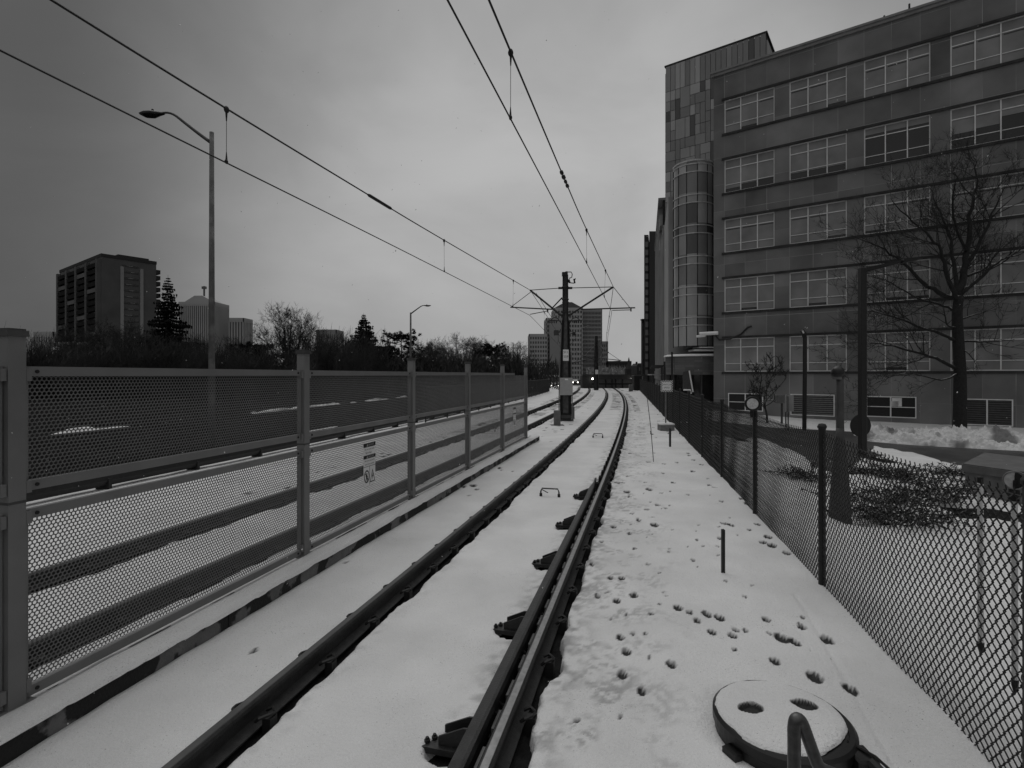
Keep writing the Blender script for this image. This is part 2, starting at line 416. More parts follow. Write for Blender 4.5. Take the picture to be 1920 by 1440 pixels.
mx = t.nodes.new('ShaderNodeMix'); mx.data_type = 'FLOAT'; t.links.new(at.outputs['Fac'], mx.inputs[0]); t.links.new(r1.outputs[0], mx.inputs[2]); mx.inputs[3].default_value = .022
ng = t.nodes.new('ShaderNodeTexNoise'); ng.inputs['Scale'].default_value = 95; ng.inputs['Detail'].default_value = 2; t.links.new(co.outputs['Object'], ng.inputs['Vector'])
nh = t.nodes.new('ShaderNodeTexNoise'); nh.inputs['Scale'].default_value = 1.7; nh.inputs['Detail'].default_value = 6; t.links.new(co.outputs['Object'], nh.inputs['Vector'])
ad = t.nodes.new('ShaderNodeMath'); ad.operation = 'MULTIPLY_ADD'; t.links.new(nh.outputs[0], ad.inputs[0]); ad.inputs[1].default_value = .34; t.links.new(ng.outputs[0], ad.inputs[2])
rg = t.nodes.new('ShaderNodeMapRange'); t.links.new(ad.outputs[0], rg.inputs[0]); rg.inputs[1].default_value = .86; rg.inputs[2].default_value = .94; rg.inputs[3].default_value = 0; rg.inputs[4].default_value = .8
gm = t.nodes.new('ShaderNodeMix'); gm.data_type = 'FLOAT'; t.links.new(rg.outputs[0], gm.inputs[0]); t.links.new(mx.outputs[0], gm.inputs[2]); gm.inputs[3].default_value = .06
nf = t.nodes.new('ShaderNodeTexNoise'); nf.inputs['Scale'].default_value = 260; nf.inputs['Detail'].default_value = 3; t.links.new(co.outputs['Object'], nf.inputs['Vector'])
rf2 = t.nodes.new('ShaderNodeMapRange'); t.links.new(nf.outputs[0], rf2.inputs[0]); rf2.inputs[1].default_value = .3; rf2.inputs[2].default_value = .7; rf2.inputs[3].default_value = .86; rf2.inputs[4].default_value = 1.12
mm = t.nodes.new('ShaderNodeMath'); mm.operation = 'MULTIPLY'; t.links.new(gm.outputs[0], mm.inputs[0]); t.links.new(rf2.outputs[0], mm.inputs[1])
t.links.new(mm.outputs[0], b.inputs['Base Color'])
n3 = t.nodes.new('ShaderNodeTexNoise'); n3.inputs['Scale'].default_value = 55; n3.inputs['Detail'].default_value = 6; t.links.new(co.outputs['Object'], n3.inputs['Vector'])
bp = t.nodes.new('ShaderNodeBump'); bp.inputs['Strength'].default_value = .7; bp.inputs['Distance'].default_value = .014; t.links.new(n3.outputs[0], bp.inputs['Height']); t.links.new(bp.outputs[0], b.inputs['Normal'])
tag(grid_mesh('snow', XX, YY, ZZ, ms, dirt), kind='structure')

# ------------------------------------------------------------------ rails
RT = .13
PROF = [(-.036,RT-.012),(-.026,RT),(.026,RT),(.036,RT-.012),(.035,RT-.036),(.011,RT-.048),(.009,RT-.125),(.07,RT-.15),(.07,RT-.16),(-.07,RT-.16),(-.07,RT-.15),(-.009,RT-.125),(-.011,RT-.048),(-.035,RT-.036)]
def sweep(mb, q, prof, ys):
    n = len(prof); o = len(mb.v)
    for y in ys:
        dxdy = (Xc(y+.05)-Xc(y-.05))/.1; l = math.hypot(1, dxdy); nx, ny = 1/l, -dxdy/l
        x = Xc(y)+q
        for a, z in prof: mb.v.append((x+a*nx, y+a*ny, z))
    k = len(ys)
    for i in range(k-1):
        for j in range(n):
            mb.f.append((o+i*n+j, o+(i+1)*n+j, o+(i+1)*n+(j+1)%n, o+i*n+(j+1)%n))
    mb.f.append(tuple(o+j for j in range(n))); mb.f.append(tuple(o+(k-1)*n+j for j in reversed(range(n))))
ys = [0.5+.5*i for i in range(16)] + [8.5+i*.8 for i in range(89)]
def clip_mb(mb, q, y, side):
    dxdy = (Xc(y+.05)-Xc(y-.05))/.1; l = math.hypot(1, dxdy); nx, ny = 1/l, -dxdy/l; tx, ty = ny*-1, nx
    def p(a, s, z): return (Xc(y)+q+side*a*nx+s*tx, y+side*a*ny+s*ty, z)
    hh = .034
    mb.tube([p(.06,-.05,hh-.01), p(.085,-.055,hh+.012), p(.125,-.02,hh+.02), p(.135,.02,hh+.012), p(.10,.05,hh+.02), p(.06,.045,hh)], .0105, 5)
    mb.obox(p(.115,0,0)[:2], (nx,ny), .028, (tx,ty), .03, -.09, hh)
rails = [(-.774, 'left running rail of the near track, close beside the kerb of the perforated fence'),
         (.774, 'right running rail of the near track with a polished top, beside the black guard bar'),
         (Q2+.774, 'rail of the far track nearest the perforated fence, seen through its lower panels'),
         (Q2-.774, 'farthest rail, outer left rail of the far track behind the perforated fence')]
for k, (q, lab) in enumerate(rails):
    mb = MB(); sweep(mb, q, PROF, ys)
    ro = mb.build('rail', M['rail']); tag(ro, lab, 'rail', 'rails of the two tracks')
    mb = MB(); sweep(mb, q+(.004 if q > 0 else 0), [(-.022,RT+.0005),(-.02,RT+.0022),(.02,RT+.0022),(.022,RT+.0005)], ys); mb.build('running_surface', M['railtop'] if k == 1 else M['galvd'], ro)
    y = 1.35; ct = 0; rest = MB()
    while y < 60:
        for sd_ in (-1, 1):
            if ct < 96:
                mb = MB(); clip_mb(mb, q, y, sd_); mb.build('rail_clip', M['clip'], ro); ct += 1
            else: clip_mb(rest, q, y, sd_)
        y += .61
    tag(rest.build('rail_clip', M['clip'], ro), kind='stuff')

# guard rail inside the right running rail
gr = thing('guard_rail', 'black steel guard bar on stepped brackets lying along the right running rail', 'guard rail', (Xc(3)+.62, 3, 0))
def gq(y): return .774-.105-.012*max(0, y-8.2)
mb = MB(); gy = [.6+.4*i for i in range(23)]+[9.7]
o = 0; prof = [(-.062,RT-.018),(-.056,RT+.026),(.002,RT+.034),(.02,RT+.028),(.022,RT-.02),(.006,RT-.05),(.004,RT-.14),(-.01,RT-.14),(-.012,RT-.03)]
n = len(prof)
for y in gy:
    dxdy = .253; l = math.hypot(1, dxdy); nx, ny = 1/l, -dxdy/l
    k = 1 if y < 9.3 else .45
    for a, z in prof: mb.v.append((Xc(y)+gq(y)+a*k*nx, y+a*k*ny, z+(.02 if y > 9.5 else 0)))
for i in range(len(gy)-1):
    for j in range(n): mb.f.append((i*n+j, (i+1)*n+j, (i+1)*n+(j+1)%n, i*n+(j+1)%n))
mb.f.append(tuple(range(n))); mb.f.append(tuple((len(gy)-1)*n+j for j in reversed(range(n))))
mb.build('guard_bar', M['guard'], gr)
l = math.hypot(1, .253); NX = Vector((1/l, -.253/l, 0)); TX = Vector((.253/l, 1/l, 0))
for yb in BRK:
    c = Vector((Xc(yb)+.774-.10, yb, 0))
    def q3(a, s, z): return c + NX*a + TX*s + Vector((0,0,z))
    mb = MB()
    mb.prism([q3(-.34,-.075,-.03), q3(-.02,-.075,-.03), q3(-.02,.085,-.03), q3(-.29,.085,-.03), q3(-.34,.04,-.03)], (0,0,.034))
    for s in (-.045, .055):       # two stepped gusset plates
        mb.prism([q3(-.245,s,.004), q3(-.245,s,.052), q3(-.10,s,.118), q3(-.05,s,.121), q3(-.05,s,.004)], TX*.012)
    mb.prism([q3(-.07,-.07,.0), q3(-.045,-.07,.0), q3(-.045,-.07,.145), q3(-.07,-.07,.125)], TX*.15)
    br = mb.build('bracket', M['guard'], gr)
    mb = MB()
    for a, s in ((-.285,.0), (-.315,-.035)):
        v = q3(a, s, .004); mb.lathe(v, [(.017,0),(.017,.016),(.011,.017),(.010,.028)], 6)
    mb.build('bolt', M['clip'], br)
for i in range(26):                                             # pale spacer plates between bar and rail
    y = 1.2+.31*i
    mb = MB(); c = Vector((Xc(y)+.774-.055, y, 0)); mb.obox((c.x, c.y), (NX.x,NX.y), .016, (TX.x,TX.y), .085, .0, RT-.055)
    mb.build('spacer_plate', M['conc2'], gr)

# bent-rod handles standing between the rails
def handle(px, py, lab, wdt=.31, hgt=.15):
    p = G(px, py+9); h = thing('bond_handle', lab, 'handle', (p.x, p.y, -.02), 'bent rod handles in the track')
    a = NX*wdt*.5
    mb = MB(); b0 = Vector((p.x, p.y, -.06))
    pts = [b0-a, b0-a+Vector((0,0,hgt*.9)), b0-a*.86+Vector((0,0,hgt*1.1+.02)), b0+a*.86+Vector((0,0,hgt*1.1+.02)), b0+a+Vector((0,0,hgt*.9)), b0+a]
    mb.tube(pts, .013, 8); rod = mb.build('rod', M['galvd'], h, True)
    mb = MB()
    for s in (-1, 1): mb.tube([b0+a*s, b0+a*s+Vector((0,0,.10))], .024, 8)
    mb.build('foot_ferrule', M['clip'], h)
    mb = MB(); mb.tube([b0-a*.9+Vector((0,0,hgt*1.1)), b0-a*.2+Vector((0,0,hgt*.75))], .008, 5); mb.build('hook', M['clip'], h)
handle(1031, 921, 'nearer bent rod handle standing in the snow between the running rails')
handle(1121, 811, 'farther small rod handle standing between the running rails near the mast')
handle(936, 800, 'rod handle between the far rails seen through the perforated fence')

# ------------------------------------------------------------------ kerb and perforated fence
l = math.hypot(1, .253); U = Vector((.253/l, 1/l, 0)); V = Vector((1/l, -.253/l, 0))      # along and across the track (near part is straight)
def L(q, y, z): return Vector((.253*y-1.574+q, y, z))
kb = thing('kerb', 'long concrete kerb with scalloped wet stains carrying the perforated fence', 'kerb', L(-1.8, 3, 0))
mb = MB(); y = -.5
while y < 16.7:
    y2 = min(16.75, y+2.4)
    q = [L(KERB0,y+.006,0), L(KERB0,y2-.006,0), L(KERB1,y2-.006,0), L(KERB1,y+.006,0)]
    t_ = [L(KERB0-.012,y+.006,0), L(KERB0-.012,y2-.006,0), L(KERB1,y2-.006,0), L(KERB1,y+.006,0)]
    mb.add([(v.x,v.y,-.2) for v in q]+[(v.x,v.y,.125) for v in q]+[(v.x,v.y,.138) for v in t_],
           [(0,1,5,4),(1,2,6,5),(2,3,7,6),(3,0,4,7),(4,5,9,8),(5,6,10,9),(6,7,11,10),(7,4,8,11),(8,9,10,11)])
    y = y2
mb.build('kerb_stone', M['conc'], kb)
# snow lying on the kerb
ky = np.concatenate([np.arange(.2, 8, .04), np.arange(8, 16.7, .1)]); kq = np.linspace(-2.30, -1.775, 26)
KQ, KY = np.meshgrid(kq, ky); KX = .253*KY-1.574+KQ
wob = .03*(fbm(KY*2.2, KY*0+.5, 111, 4)-.5)+.014*(fbm(KY*11, KY*0+.5, 115, 2)-.5)
ed = np.minimum(KQ-kq[0], kq[-1]+wob-KQ)
KZ = .132 + .036*np.sqrt(np.clip(ed/.05, 0, 1)) + .022*(fbm(KX*2.5, KY*2.5, 121, 3)-.5) - .03*np.exp(-((KQ-QF)/.05)**2)
KZ -= .05*np.exp(-((KY-2.55-.25*(KQ+2))/.012)**2)                  # a crack across the snow
ksn = grid_mesh('snow_cap', KX, KY, KZ, ms, np.zeros_like(KZ)); ksn.parent = kb
ksn.data.transform(__import__('mathutils').Matrix.Translation(-Vector(kb.location)))

FY = [3.05+2.59*k for k in range(6)]                               # posts along the kerb
fn = thing('perforated_fence', 'grey perforated sheet fence in square posted bays between the two tracks', 'fence', L(QF, 3.05, .13))
PS = .045
def fbox(mb, y0, y1, q0, q1, z0, z1):
    vs = []
    for z in (z0, z1):
        for (q, y) in ((q0,y0),(q1,y0),(q1,y1),(q0,y1)):
            c = L(QF, y, z)+V*q; vs.append(c)
    mb.add(vs, [(0,1,2,3),(7,6,5,4),(0,4,5,1),(1,5,6,2),(2,6,7,3),(3,7,4,0)])
for k, y in enumerate(FY):
    mb = MB(); s = PS/l
    fbox(mb, y-s, y+s, -PS, PS, .10, 2.285)
    fbox(mb, y-s*2.1, y+s*2.1, -PS*1.7, PS*1.7, .10, .158)
    po = mb.build('post', M['fence'], fn)
    mb = MB(); fbox(mb, y-s*1.22, y+s*1.22, -PS*1.22, PS*1.22, 2.27, 2.305); fbox(mb, y-s*1.0, y+s*1.0, -PS*1.0, PS*1.0, 2.305, 2.315); mb.build('post_cap', M['galvd'], po)
    mb = MB()
    for z in (.24, 1.22, 1.40, 2.05):                                  # fixing lugs beside the posts
        for sg in (-1, 1): fbox(mb, y+sg*s*1.1-.028*(sg < 0), y+sg*s*1.1+.028*(sg > 0), .012, .04, z-.035, z+.035)
    mb.build('lug', M['fence'], po)
    mb = MB(); fbox(mb, y-s*1.04, y+s*1.04, -PS*1.04, PS*1.04, 1.315, 1.33); mb.build('joint_band', M['galvd'], po)
def perf_sheet(length, z0, z1, name, pitch=.026, rad=.0104, nseg=12):
    """sheet in a local frame: x along, z up, real round holes in staggered rows"""
    rows = int((z1-z0)/(pitch*.866)); cols = int(length/pitch)
    th = np.linspace(0, 2*PI, nseg, endpoint=False)+PI/nseg*0
    hexa = []
    for a in th:                                                     # point on the surrounding hexagon
        aa = (a+PI/6) % (PI/3)-PI/6; r_ = pitch*.5/math.cos(aa); hexa.append((r_*math.cos(a), r_*math.sin(a)))
    hexa = np.array(hexa); circ = np.stack([np.cos(th), np.sin(th)], -1)*rad
    cx, cz = [], []
    for r_ in range(rows):
        for c_ in range(cols-(r_ % 2)):
            cx.append(pitch*(.5+c_+.5*(r_ % 2))); cz.append(z0+pitch*.866*(.5+r_)+((z1-z0)-rows*pitch*.866)/2)
    cx = np.array(cx); cz = np.array(cz); nh = len(cx)
    vs = np.zeros((nh, 3, nseg, 3), np.float32)
    vs[:,0,:,0] = cx[:,None]+hexa[None,:,0]; vs[:,0,:,2] = cz[:,None]+hexa[None,:,1]
    vs[:,1,:,0] = cx[:,None]+circ[None,:,0]; vs[:,1,:,2] = cz[:,None]+circ[None,:,1]
    vs[:,2] = vs[:,1]; vs[:,2,:,1] = .0025
    idx = np.arange(nh*3*nseg).reshape(nh, 3, nseg); nx_ = np.roll(idx, -1, 2)
    f1 = np.stack([idx[:,0], nx_[:,0], nx_[:,1], idx[:,1]], -1).reshape(-1, 4)
    f2 = np.stack([idx[:,1], nx_[:,1], nx_[:,2], idx[:,2]], -1).reshape(-1, 4)
    q = np.concatenate([f1, f2])
    me = bpy.data.meshes.new(name); co_ = vs.reshape(-1, 3)
    me.vertices.add(len(co_)); me.vertices.foreach_set('co', co_.ravel())
    me.loops.add(q.size); me.loops.foreach_set('vertex_index', q.ravel().astype(np.int32))
    me.polygons.add(len(q)); me.polygons.foreach_set('loop_start', np.arange(0, q.size, 4, dtype=np.int32)); me.polygons.foreach_set('loop_total', np.full(len(q), 4, np.int32))
    me.materials.append(M['sheet']); me.update(calc_edges=True); return me
BL = 2.59*l-.11                                                    # clear length of a bay
sh_up = perf_sheet(BL, 1.43, 2.04, 'perforated_sheet'); sh_lo = perf_sheet(BL, .235, 1.21, 'perforated_sheet')
ang = math.atan2(U.y, U.x)
for k in range(-1, 5):
    y0, y1 = (FY[k] if k >= 0 else FY[0]-2.59)+.055/l, (FY[k+1])-.055/l
    for nm, za, zb, me in (('upper_panel', 1.374, 2.10, sh_up), ('lower_panel', .17, 1.266, sh_lo)):
        fh = .058
        mb = MB()
        ytop = y1 if not (k == 4 and nm == 'upper_panel') else y0+(y1-y0)*.45
        fbox(mb, y0, ytop, -.018, .022, zb-fh, zb); fbox(mb, y0, y1, -.018, .022, za, za+fh)
        fbox(mb, y0, y0+.02, -.016, .016, za+fh, zb-fh); fbox(mb, y1-.02, y1, -.016, .016, za+fh, zb-fh)
        pn = mb.build(nm, M['fence'], fn)
        s_ = bpy.data.objects.new('perforated_sheet', me); C.objects.link(s_); s_.parent = pn
        s_.location = L(QF, y0, 0)-Vector(fn.location); s_.rotation_euler = (0, 0, ang)
        mb = MB()
        for yy in (y0+.06, y1-.06):
            for zz in (za+.03, zb-.03):
                if yy > ytop and zz > 2: continue
                c_ = L(QF, yy, zz)+V*.022; mb.tube([c_, c_+V*.006], .011, 8)
        mb.build('screw', M['ink'], pn)
# snow lying on the bottom frame edges

# warning signs wired to the fence
def text_mb(txt, size, origin, ux, uz, m, parent, name, align='CENTER', depth=.0012):
    cu = bpy.data.curves.new(name, 'FONT'); cu.body = txt; cu.size = size; cu.align_x = align; cu.align_y = 'CENTER'; cu.extrude = 0
    ob = bpy.data.objects.new(name, cu); C.objects.link(ob)
    dg = bpy.context.evaluated_depsgraph_get(); me = bpy.data.meshes.new_from_object(ob.evaluated_get(dg))
    bpy.data.objects.remove(ob); bpy.data.curves.remove(cu)
    mb = MB(); ux = Vector(ux).normalized(); uz = Vector(uz).normalized(); o_ = Vector(origin)
    mb.add([o_+ux*v.co.x+uz*v.co.y for v in me.vertices], [tuple(p.vertices) for p in me.polygons])
    bpy.data.meshes.remove(me)
    ob = mb.build(name, m, parent); return ob
UP = Vector((0,0,1))
def rect(mb, o_, ux, x0, x1, z0, z1, nrm_, t0, t1):
    ux = Vector(ux); nrm_ = Vector(nrm_)
    q = [o_+ux*x0+UP*z0, o_+ux*x1+UP*z0, o_+ux*x1+UP*z1, o_+ux*x0+UP*z1]
    mb.add([p+nrm_*t0 for p in q]+[p+nrm_*t1 for p in q], [(0,3,2,1),(4,5,6,7),(0,1,5,4),(1,2,6,5),(2,3,7,6),(3,0,4,7)])
def warning_sign(y, z0, lab, w_=.30, h_=.55):
    o_ = L(QF, y, z0)+V*.024
    sg = thing('warning_sign', lab, 'sign', o_, 'danger signs on the perforated fence')
    mb = MB(); rect(mb, o_, U, -w_/2, w_/2, 0, h_, V, 0, .003); mb.build('plate', M['white'], sg)
    hdr = MB(); rect(hdr, o_, U, -w_/2-.002, w_/2+.002, h_*.905, h_, V, .002, .0045); rect(hdr, o_, U, -w_/2-.002, w_/2+.002, h_*.635, h_*.715, V, .002, .0045); hdr.build('header_band', M['ink'], sg)
    for zz in (.952, .675):
        text_mb('DANGER', .036, o_+V*.0056+U*.03+UP*h_*zz, U, UP, M['cab'], sg, 'lettering')
        mb = MB(); c_ = o_+V*.0056-U*.065+UP*(h_*zz-.017); mb.prism([c_-U*.019, c_+U*.019, c_+UP*.036], V*.001); mb.build('alert_triangle', M['cab'], sg)
    for tx_, zz in (('Do not cross tracks', .855), ('High voltage       ', .775), ('Ne traversez pas les', .585), ('voies haute tension', .505)):
        text_mb(tx_, .031, o_+V*.0042+UP*h_*zz, U, UP, M['ink'], sg, 'lettering')
    mb = MB(); rect(mb, o_, U, -w_/2, w_/2, h_*.445, h_*.455, V, .003, .0042); rect(mb, o_, U, -.003, .003, .0, h_*.445, V, .003, .0044); mb.build('rule', M['ink'], sg)
    c_ = o_+V*.0042-U*w_*.25+UP*h_*.22
    mb = MB(); n_ = 28
    ring = lambda r_: [c_+U*r_*math.cos(2*PI*i/n_)+UP*r_*math.sin(2*PI*i/n_)*1.25 for i in range(n_)]
    a_, b_ = ring(.066), ring(.052); mb.add(a_+b_, [(i,(i+1)%n_,n_+(i+1)%n_,n_+i) for i in range(n_)])
    d_ = (U*.7+UP*-.8).normalized(); e_ = V.cross(d_); mb.add([c_-d_*.062-e_*.006+V*.0004, c_+d_*.062-e_*.006+V*.0004, c_+d_*.062+e_*.006+V*.0004, c_-d_*.062+e_*.006+V*.0004], [(0,1,2,3)])
    mb.prism([c_+UP*.034+U*.012*math.cos(i*PI/4)+UP*.013*math.sin(i*PI/4) for i in range(8)], V*.0008)
    for p0, p1, wd in ((( .0,.022),(-.004,-.012),.010),((-.004,-.010),(.02,-.055),.007),((-.004,-.010),(-.025,-.05),.007),((0,.015),(.024,-.004),.006),((0,.015),(-.024,.0),.006)):
        A = c_+U*p0[0]+UP*p0[1]; B_ = c_+U*p1[0]+UP*p1[1]; dd = (B_-A).normalized(); ee = V.cross(dd)*wd
        mb.add([A-ee+V*.0006, B_-ee+V*.0006, B_+ee+V*.0006, A+ee+V*.0006], [(0,1,2,3)])
    mb.build('no_walking_symbol', M['ink'], sg)
    c_ = o_+V*.0042+U*w_*.25+UP*h_*.06
    mb = MB(); o3 = [c_-U*.068, c_+U*.068, c_+UP*.17]; i3 = [c_-U*.050+UP*.012, c_+U*.050+UP*.012, c_+UP*.138]
    mb.add(o3+i3, [(0,1,4,3),(1,2,5,4),(2,0,3,5)]); mb.build('triangle_border', M['ink'], sg)
    mb = MB(); mb.prism([c_+V*.0004+U*x_+UP*z_ for x_, z_ in ((.012,.125),(-.02,.066),(-.002,.07),(-.012,.02),(.022,.082),(.004,.078))], V*.0006); mb.build('lightning_symbol', M['ink'], sg)
warning_sign(3636/(1213-690)-.01, .62, 'large white danger sign with pictograms wired to the second nearest bay of the perforated fence')
warning_sign(3636/(1213-963), .66, 'danger sign on the last low panel at the far end of the fence', .28, .5)

# ------------------------------------------------------------------ chain-link fences
FHT = 1.50
def chain_mesh(length, height, seg=2, wire=.0044, dw=.0605, dh=.077, wob=.004):
    mb = MB(); rnd = random.Random(5); nc = int(length/(dw/2)); nr = int(height/(dh/2))
    for c_ in range(nc):
        pts = []; x0 = c_*dw/2; flip = c_ % 2
        for r_ in range(nr+1):
            a = (r_+flip) % 2
            x = x0+(dw/2+.004)*a-.002; z = .0+r_*dh/2; yy = (.0035 if a else -.0035)
            u_ = (x0/length); z2 = z*(1-.022*math.sin(PI*u_))
            p_ = Vector((x+.002*math.sin(3*z+x0*2), yy+wob*math.sin(x0*5+2*z)*math.sin(PI*u_), z2))
            if seg == 2 and r_ > 0:
                m_ = (pts[-1]+p_)*.5; pts.append(m_+Vector(((.0028 if a else -.0028), 0, .0016)))
            pts.append(p_)
        if flip == 0: pts.append(pts[-1]+Vector((.008,0,.022)))
        mb.tube(pts, wire, 3, False)
    me = bpy.data.meshes.new('wire_mesh'); me.from_pydata(mb.v, [], mb.f); me.materials.append(M['black']); me.update()
    return me
PITCH = 2.66; lf = math.hypot(1, .212); fa = math.atan2(1, .212)
bay = chain_mesh(PITCH*lf, FHT); bay_far = chain_mesh(PITCH*lf, FHT, 1, .0046)
cf = thing('chain_link_fence', 'black chain-link fence running along the right of the track into the distance', 'fence', (Xf(5.16), 5.16, 0))
def chain_fence(root, xf, slope, y_start, n, near=4, ht=FHT):
    fa_ = math.atan2(1, slope)
    for k in range(n):
        y = y_start+PITCH*k
        me = bay if k < near else bay_far
        o = bpy.data.objects.new('wire_mesh', me); C.objects.link(o); o.parent = root
        o.location = Vector((xf(y), y, .02+zt(xf(y), y)))-Vector(root.location); o.rotation_euler = (0, 0, fa_)
        if k % 1 == 0:
            mb = MB(); b_ = Vector((xf(y), y, zt(xf(y), y)))
            mb.lathe(b_, [(.033,-.12),(.033,ht+.035),(.041,ht+.036),(.041,ht+.055),(.030,ht+.075),(.008,ht+.082)], 12)
            mb.lathe(b_, [(.06,-.1),(.06,.0),(.035,.02)], 10)
            po = mb.build('post', M['blackpost'], root)
            if k < 8:
                mb = MB()
                for zz in (.25, .62, 1.0, 1.38): mb.lathe(b_+Vector((0,0,zz)), [(.036,-.012),(.038,0),(.036,.012)], 10)
                mb.build('tie_band', M['black'], po)
    mb = MB(); pts = []
    for k in range(n*4+1):
        y = y_start+PITCH*k/4; fr = (k % 4)/4
        pts.append((xf(y), y, .02+zt(xf(y), y)+FHT*(1-.022*math.sin(PI*fr))-.05))
    mb.tube(pts, .003, 4); mb.build('tension_wire', M['black'], root)
chain_fence(cf, Xf, .212, 5.16-2*PITCH, 29, 5)
lfn = thing('boundary_fence', 'dark chain-link boundary fence left of the far track, seen beyond the perforated fence', 'fence', (Xc(20)+QL, 20, 0))
XL = lambda y: Xc(y)+QL
for k in range(8, 24):
    y = 1.5+PITCH*k; sl = (XL(y+PITCH)-XL(y))/PITCH
    o = bpy.data.objects.new('wire_mesh', bay_far); C.objects.link(o); o.parent = lfn
    o.location = Vector((XL(y), y, .05))-Vector(lfn.location); o.rotation_euler = (0, 0, math.atan2(1, sl))
    mb = MB(); mb.lathe((XL(y), y, 0), [(.033,-.2),(.033,FHT+.06),(.04,FHT+.065),(.02,FHT+.1)], 8); mb.build('post', M['blackpost'], lfn)
mb = MB(); mb.tube([(XL(y), y, FHT+.03) for y in np.arange(22.8, 66, 1.3)], .02, 6); mb.tube([(XL(y), y, .09) for y in np.arange(22.8, 66, 1.3)], .018, 6); mb.build('rail_tube', M['blackpost'], lfn)
# cable trough with lumps of snow along the far track
ct = thing('cable_trough', 'long dark cable trough on short feet along the far side of the far track', 'cable trough', (Xc(12)+QL+.9, 12, 0))
mb = MB(); mb.tube([(Xc(y)+QL-.50, y, .16) for y in np.arange(1.5, 40, .8)], .115, 8); mb.build('duct', M['blackpost'], ct)
mb = MB()
for y in np.arange(2, 40, 1.9): mb.box(Xc(y)+QL-.62, Xc(y)+QL-.38, y-.04, y+.04, -.1, .19)
tag(mb.build('foot_clamp', M['ink'], ct), kind='stuff')

# ------------------------------------------------------------------ overhead lines
def line_pts(rows):      # rows of (Y, X, Z), smooth
    return [Vector((x, y, z)) for y, x, z in rows]
def interp(pts, y):
    for a, b in zip(pts[:-1], pts[1:]):
        if a.y <= y <= b.y:
            t_ = (y-a.y)/(b.y-a.y); return a.lerp(b, t_)
    return pts[-1]
def catmull(pts, n=8):
    out = []
    q = [pts[0]*2-pts[1]]+pts+[pts[-1]*2-pts[-2]]
    for i in range(1, len(q)-2):
        for j in range(n):
            t_ = j/n; p0, p1, p2, p3 = q[i-1], q[i], q[i+1], q[i+2]
            out.append(.5*((2*p1)+(p2-p0)*t_+(2*p0-5*p1+4*p2-p3)*t_*t_+(3*p1-p0-3*p2+p3)*t_**3))
    out.append(pts[-1]); return out
def tl(a, Y): return .253*Y-a
MR = P(1150, 538, 23.4); CR = P(1147, 584, 23.4); ML_ = P(994, 544, 24.4); CL_ = P(993, 591, 24.4)
M2 = P(1141, 661, 66); C2 = P(1140, 678, 66); M2L = P(1096, 668, 69); C2L = P(1094, 684, 69)
rm = catmull([Vector((tl(1.574,-9), -9, H+3.85)), Vector((tl(1.574,-2), -2, H+3.78)), Vector((tl(1.574,5.3), 5.3, H+3.735)), Vector((tl(1.574,10.3), 10.3, H+3.74)), Vector((tl(1.574,14), 14, H+3.79)), MR])+catmull([MR, MR.lerp(M2,.5)+Vector((-.3,0,-.55)), M2])[1:]
rc = catmull([Vector((tl(1.574,-9), -9, H+2.97)), Vector((tl(1.574,-2), -2, H+2.96)), Vector((tl(1.574,4), 4, H+2.96)), Vector((tl(1.574,12), 12, H+2.93)), CR])+catmull([CR, CR.lerp(C2,.5)+Vector((-.2,0,-.1)), C2])[1:]
lm = catmull([Vector((tl(5.4,-9), -9, H+3.55)), Vector((tl(5.4,-2), -2, H+3.45)), Vector((tl(5.4,4.8), 4.8, H+3.4)), Vector((tl(5.4,10.3), 10.3, H+3.49)), Vector((tl(5.4,14.3), 14.3, H+3.59)), ML_])+catmull([ML_, ML_.lerp(M2L,.5)+Vector((-.3,0,-.5)), M2L])[1:]
lc = catmull([Vector((tl(5.4,-9), -9, H+2.7)), Vector((tl(5.4,-2), -2, H+2.7)), Vector((tl(5.4,4.5), 4.5, H+2.71)), Vector((tl(5.4,12), 12, H+2.75)), CL_])+catmull([CL_, CL_.lerp(C2L,.5)+Vector((-.2,0,-.1)), C2L])[1:]
def overhead(mp_, cp, drops, lab):
    r_ = thing('overhead_line', lab, 'overhead wire', mp_[20], 'tramway overhead lines')
    mb = MB(); mb.tube(mp_, .0125, 6); mb.build('messenger_wire', M['wire'], r_)
    mb = MB(); mb.tube(cp, .0095, 6); mb.build('contact_wire', M['wire'], r_)
    for y in drops:
        a, b = interp(mp_, y), interp(cp, y)
        mb = MB(); mb.tube([a+Vector((0,0,-.05)), b+Vector((0,0,.05))], .0035, 5); d_ = mb.build('dropper', M['wire'], r_)
        mb = MB(); mb.ball(a+Vector((0,0,-.012)), .032, .04, .045, 8, 6); mb.tube([a+Vector((0,0,-.04)), a+Vector((0,0,-.16))], [.016,.007], 5)
        mb.ball(b+Vector((0,0,.015)), .02, .03, .03, 8, 6); mb.tube([b+Vector((0,0,.03)), b+Vector((0,0,.14))], [.015,.005], 5); mb.build('clamp', M['wire'], d_)
    return r_
R1 = overhead(rm, rc, [6.16, 13.9, 19.5, 31, 38, 46, 55], 'right pair of overhead wires running above the near track, steepest in view')
R2 = overhead(lm, lc, [6.85, 14.2, 21.4, 30, 38, 47, 57], 'left pair of overhead wires above the far track, crossing the tall street lamp')
a, b = interp(lm, 10.3), interp(lm, 11.3)
mb = MB(); mb.tube([a, a.lerp(b,.08), a.lerp(b,.92), b], [.013,.032,.032,.013], 8); mb.build('splice_sleeve', M['wire'], R2)
for y, s in ((9.85,1),(10.08,1.1),(10.32,.9),(10.55,1)):
    mb = MB(); c_ = interp(rm, y); d_ = interp(rm, y+.1)-c_; mb.tube([c_-d_*.7, c_-d_*.4, c_+d_*.4, c_+d_*.7], [.012,.035*s,.035*s,.012], 7)
    mb.build('turnbuckle', M['wire'], R1)

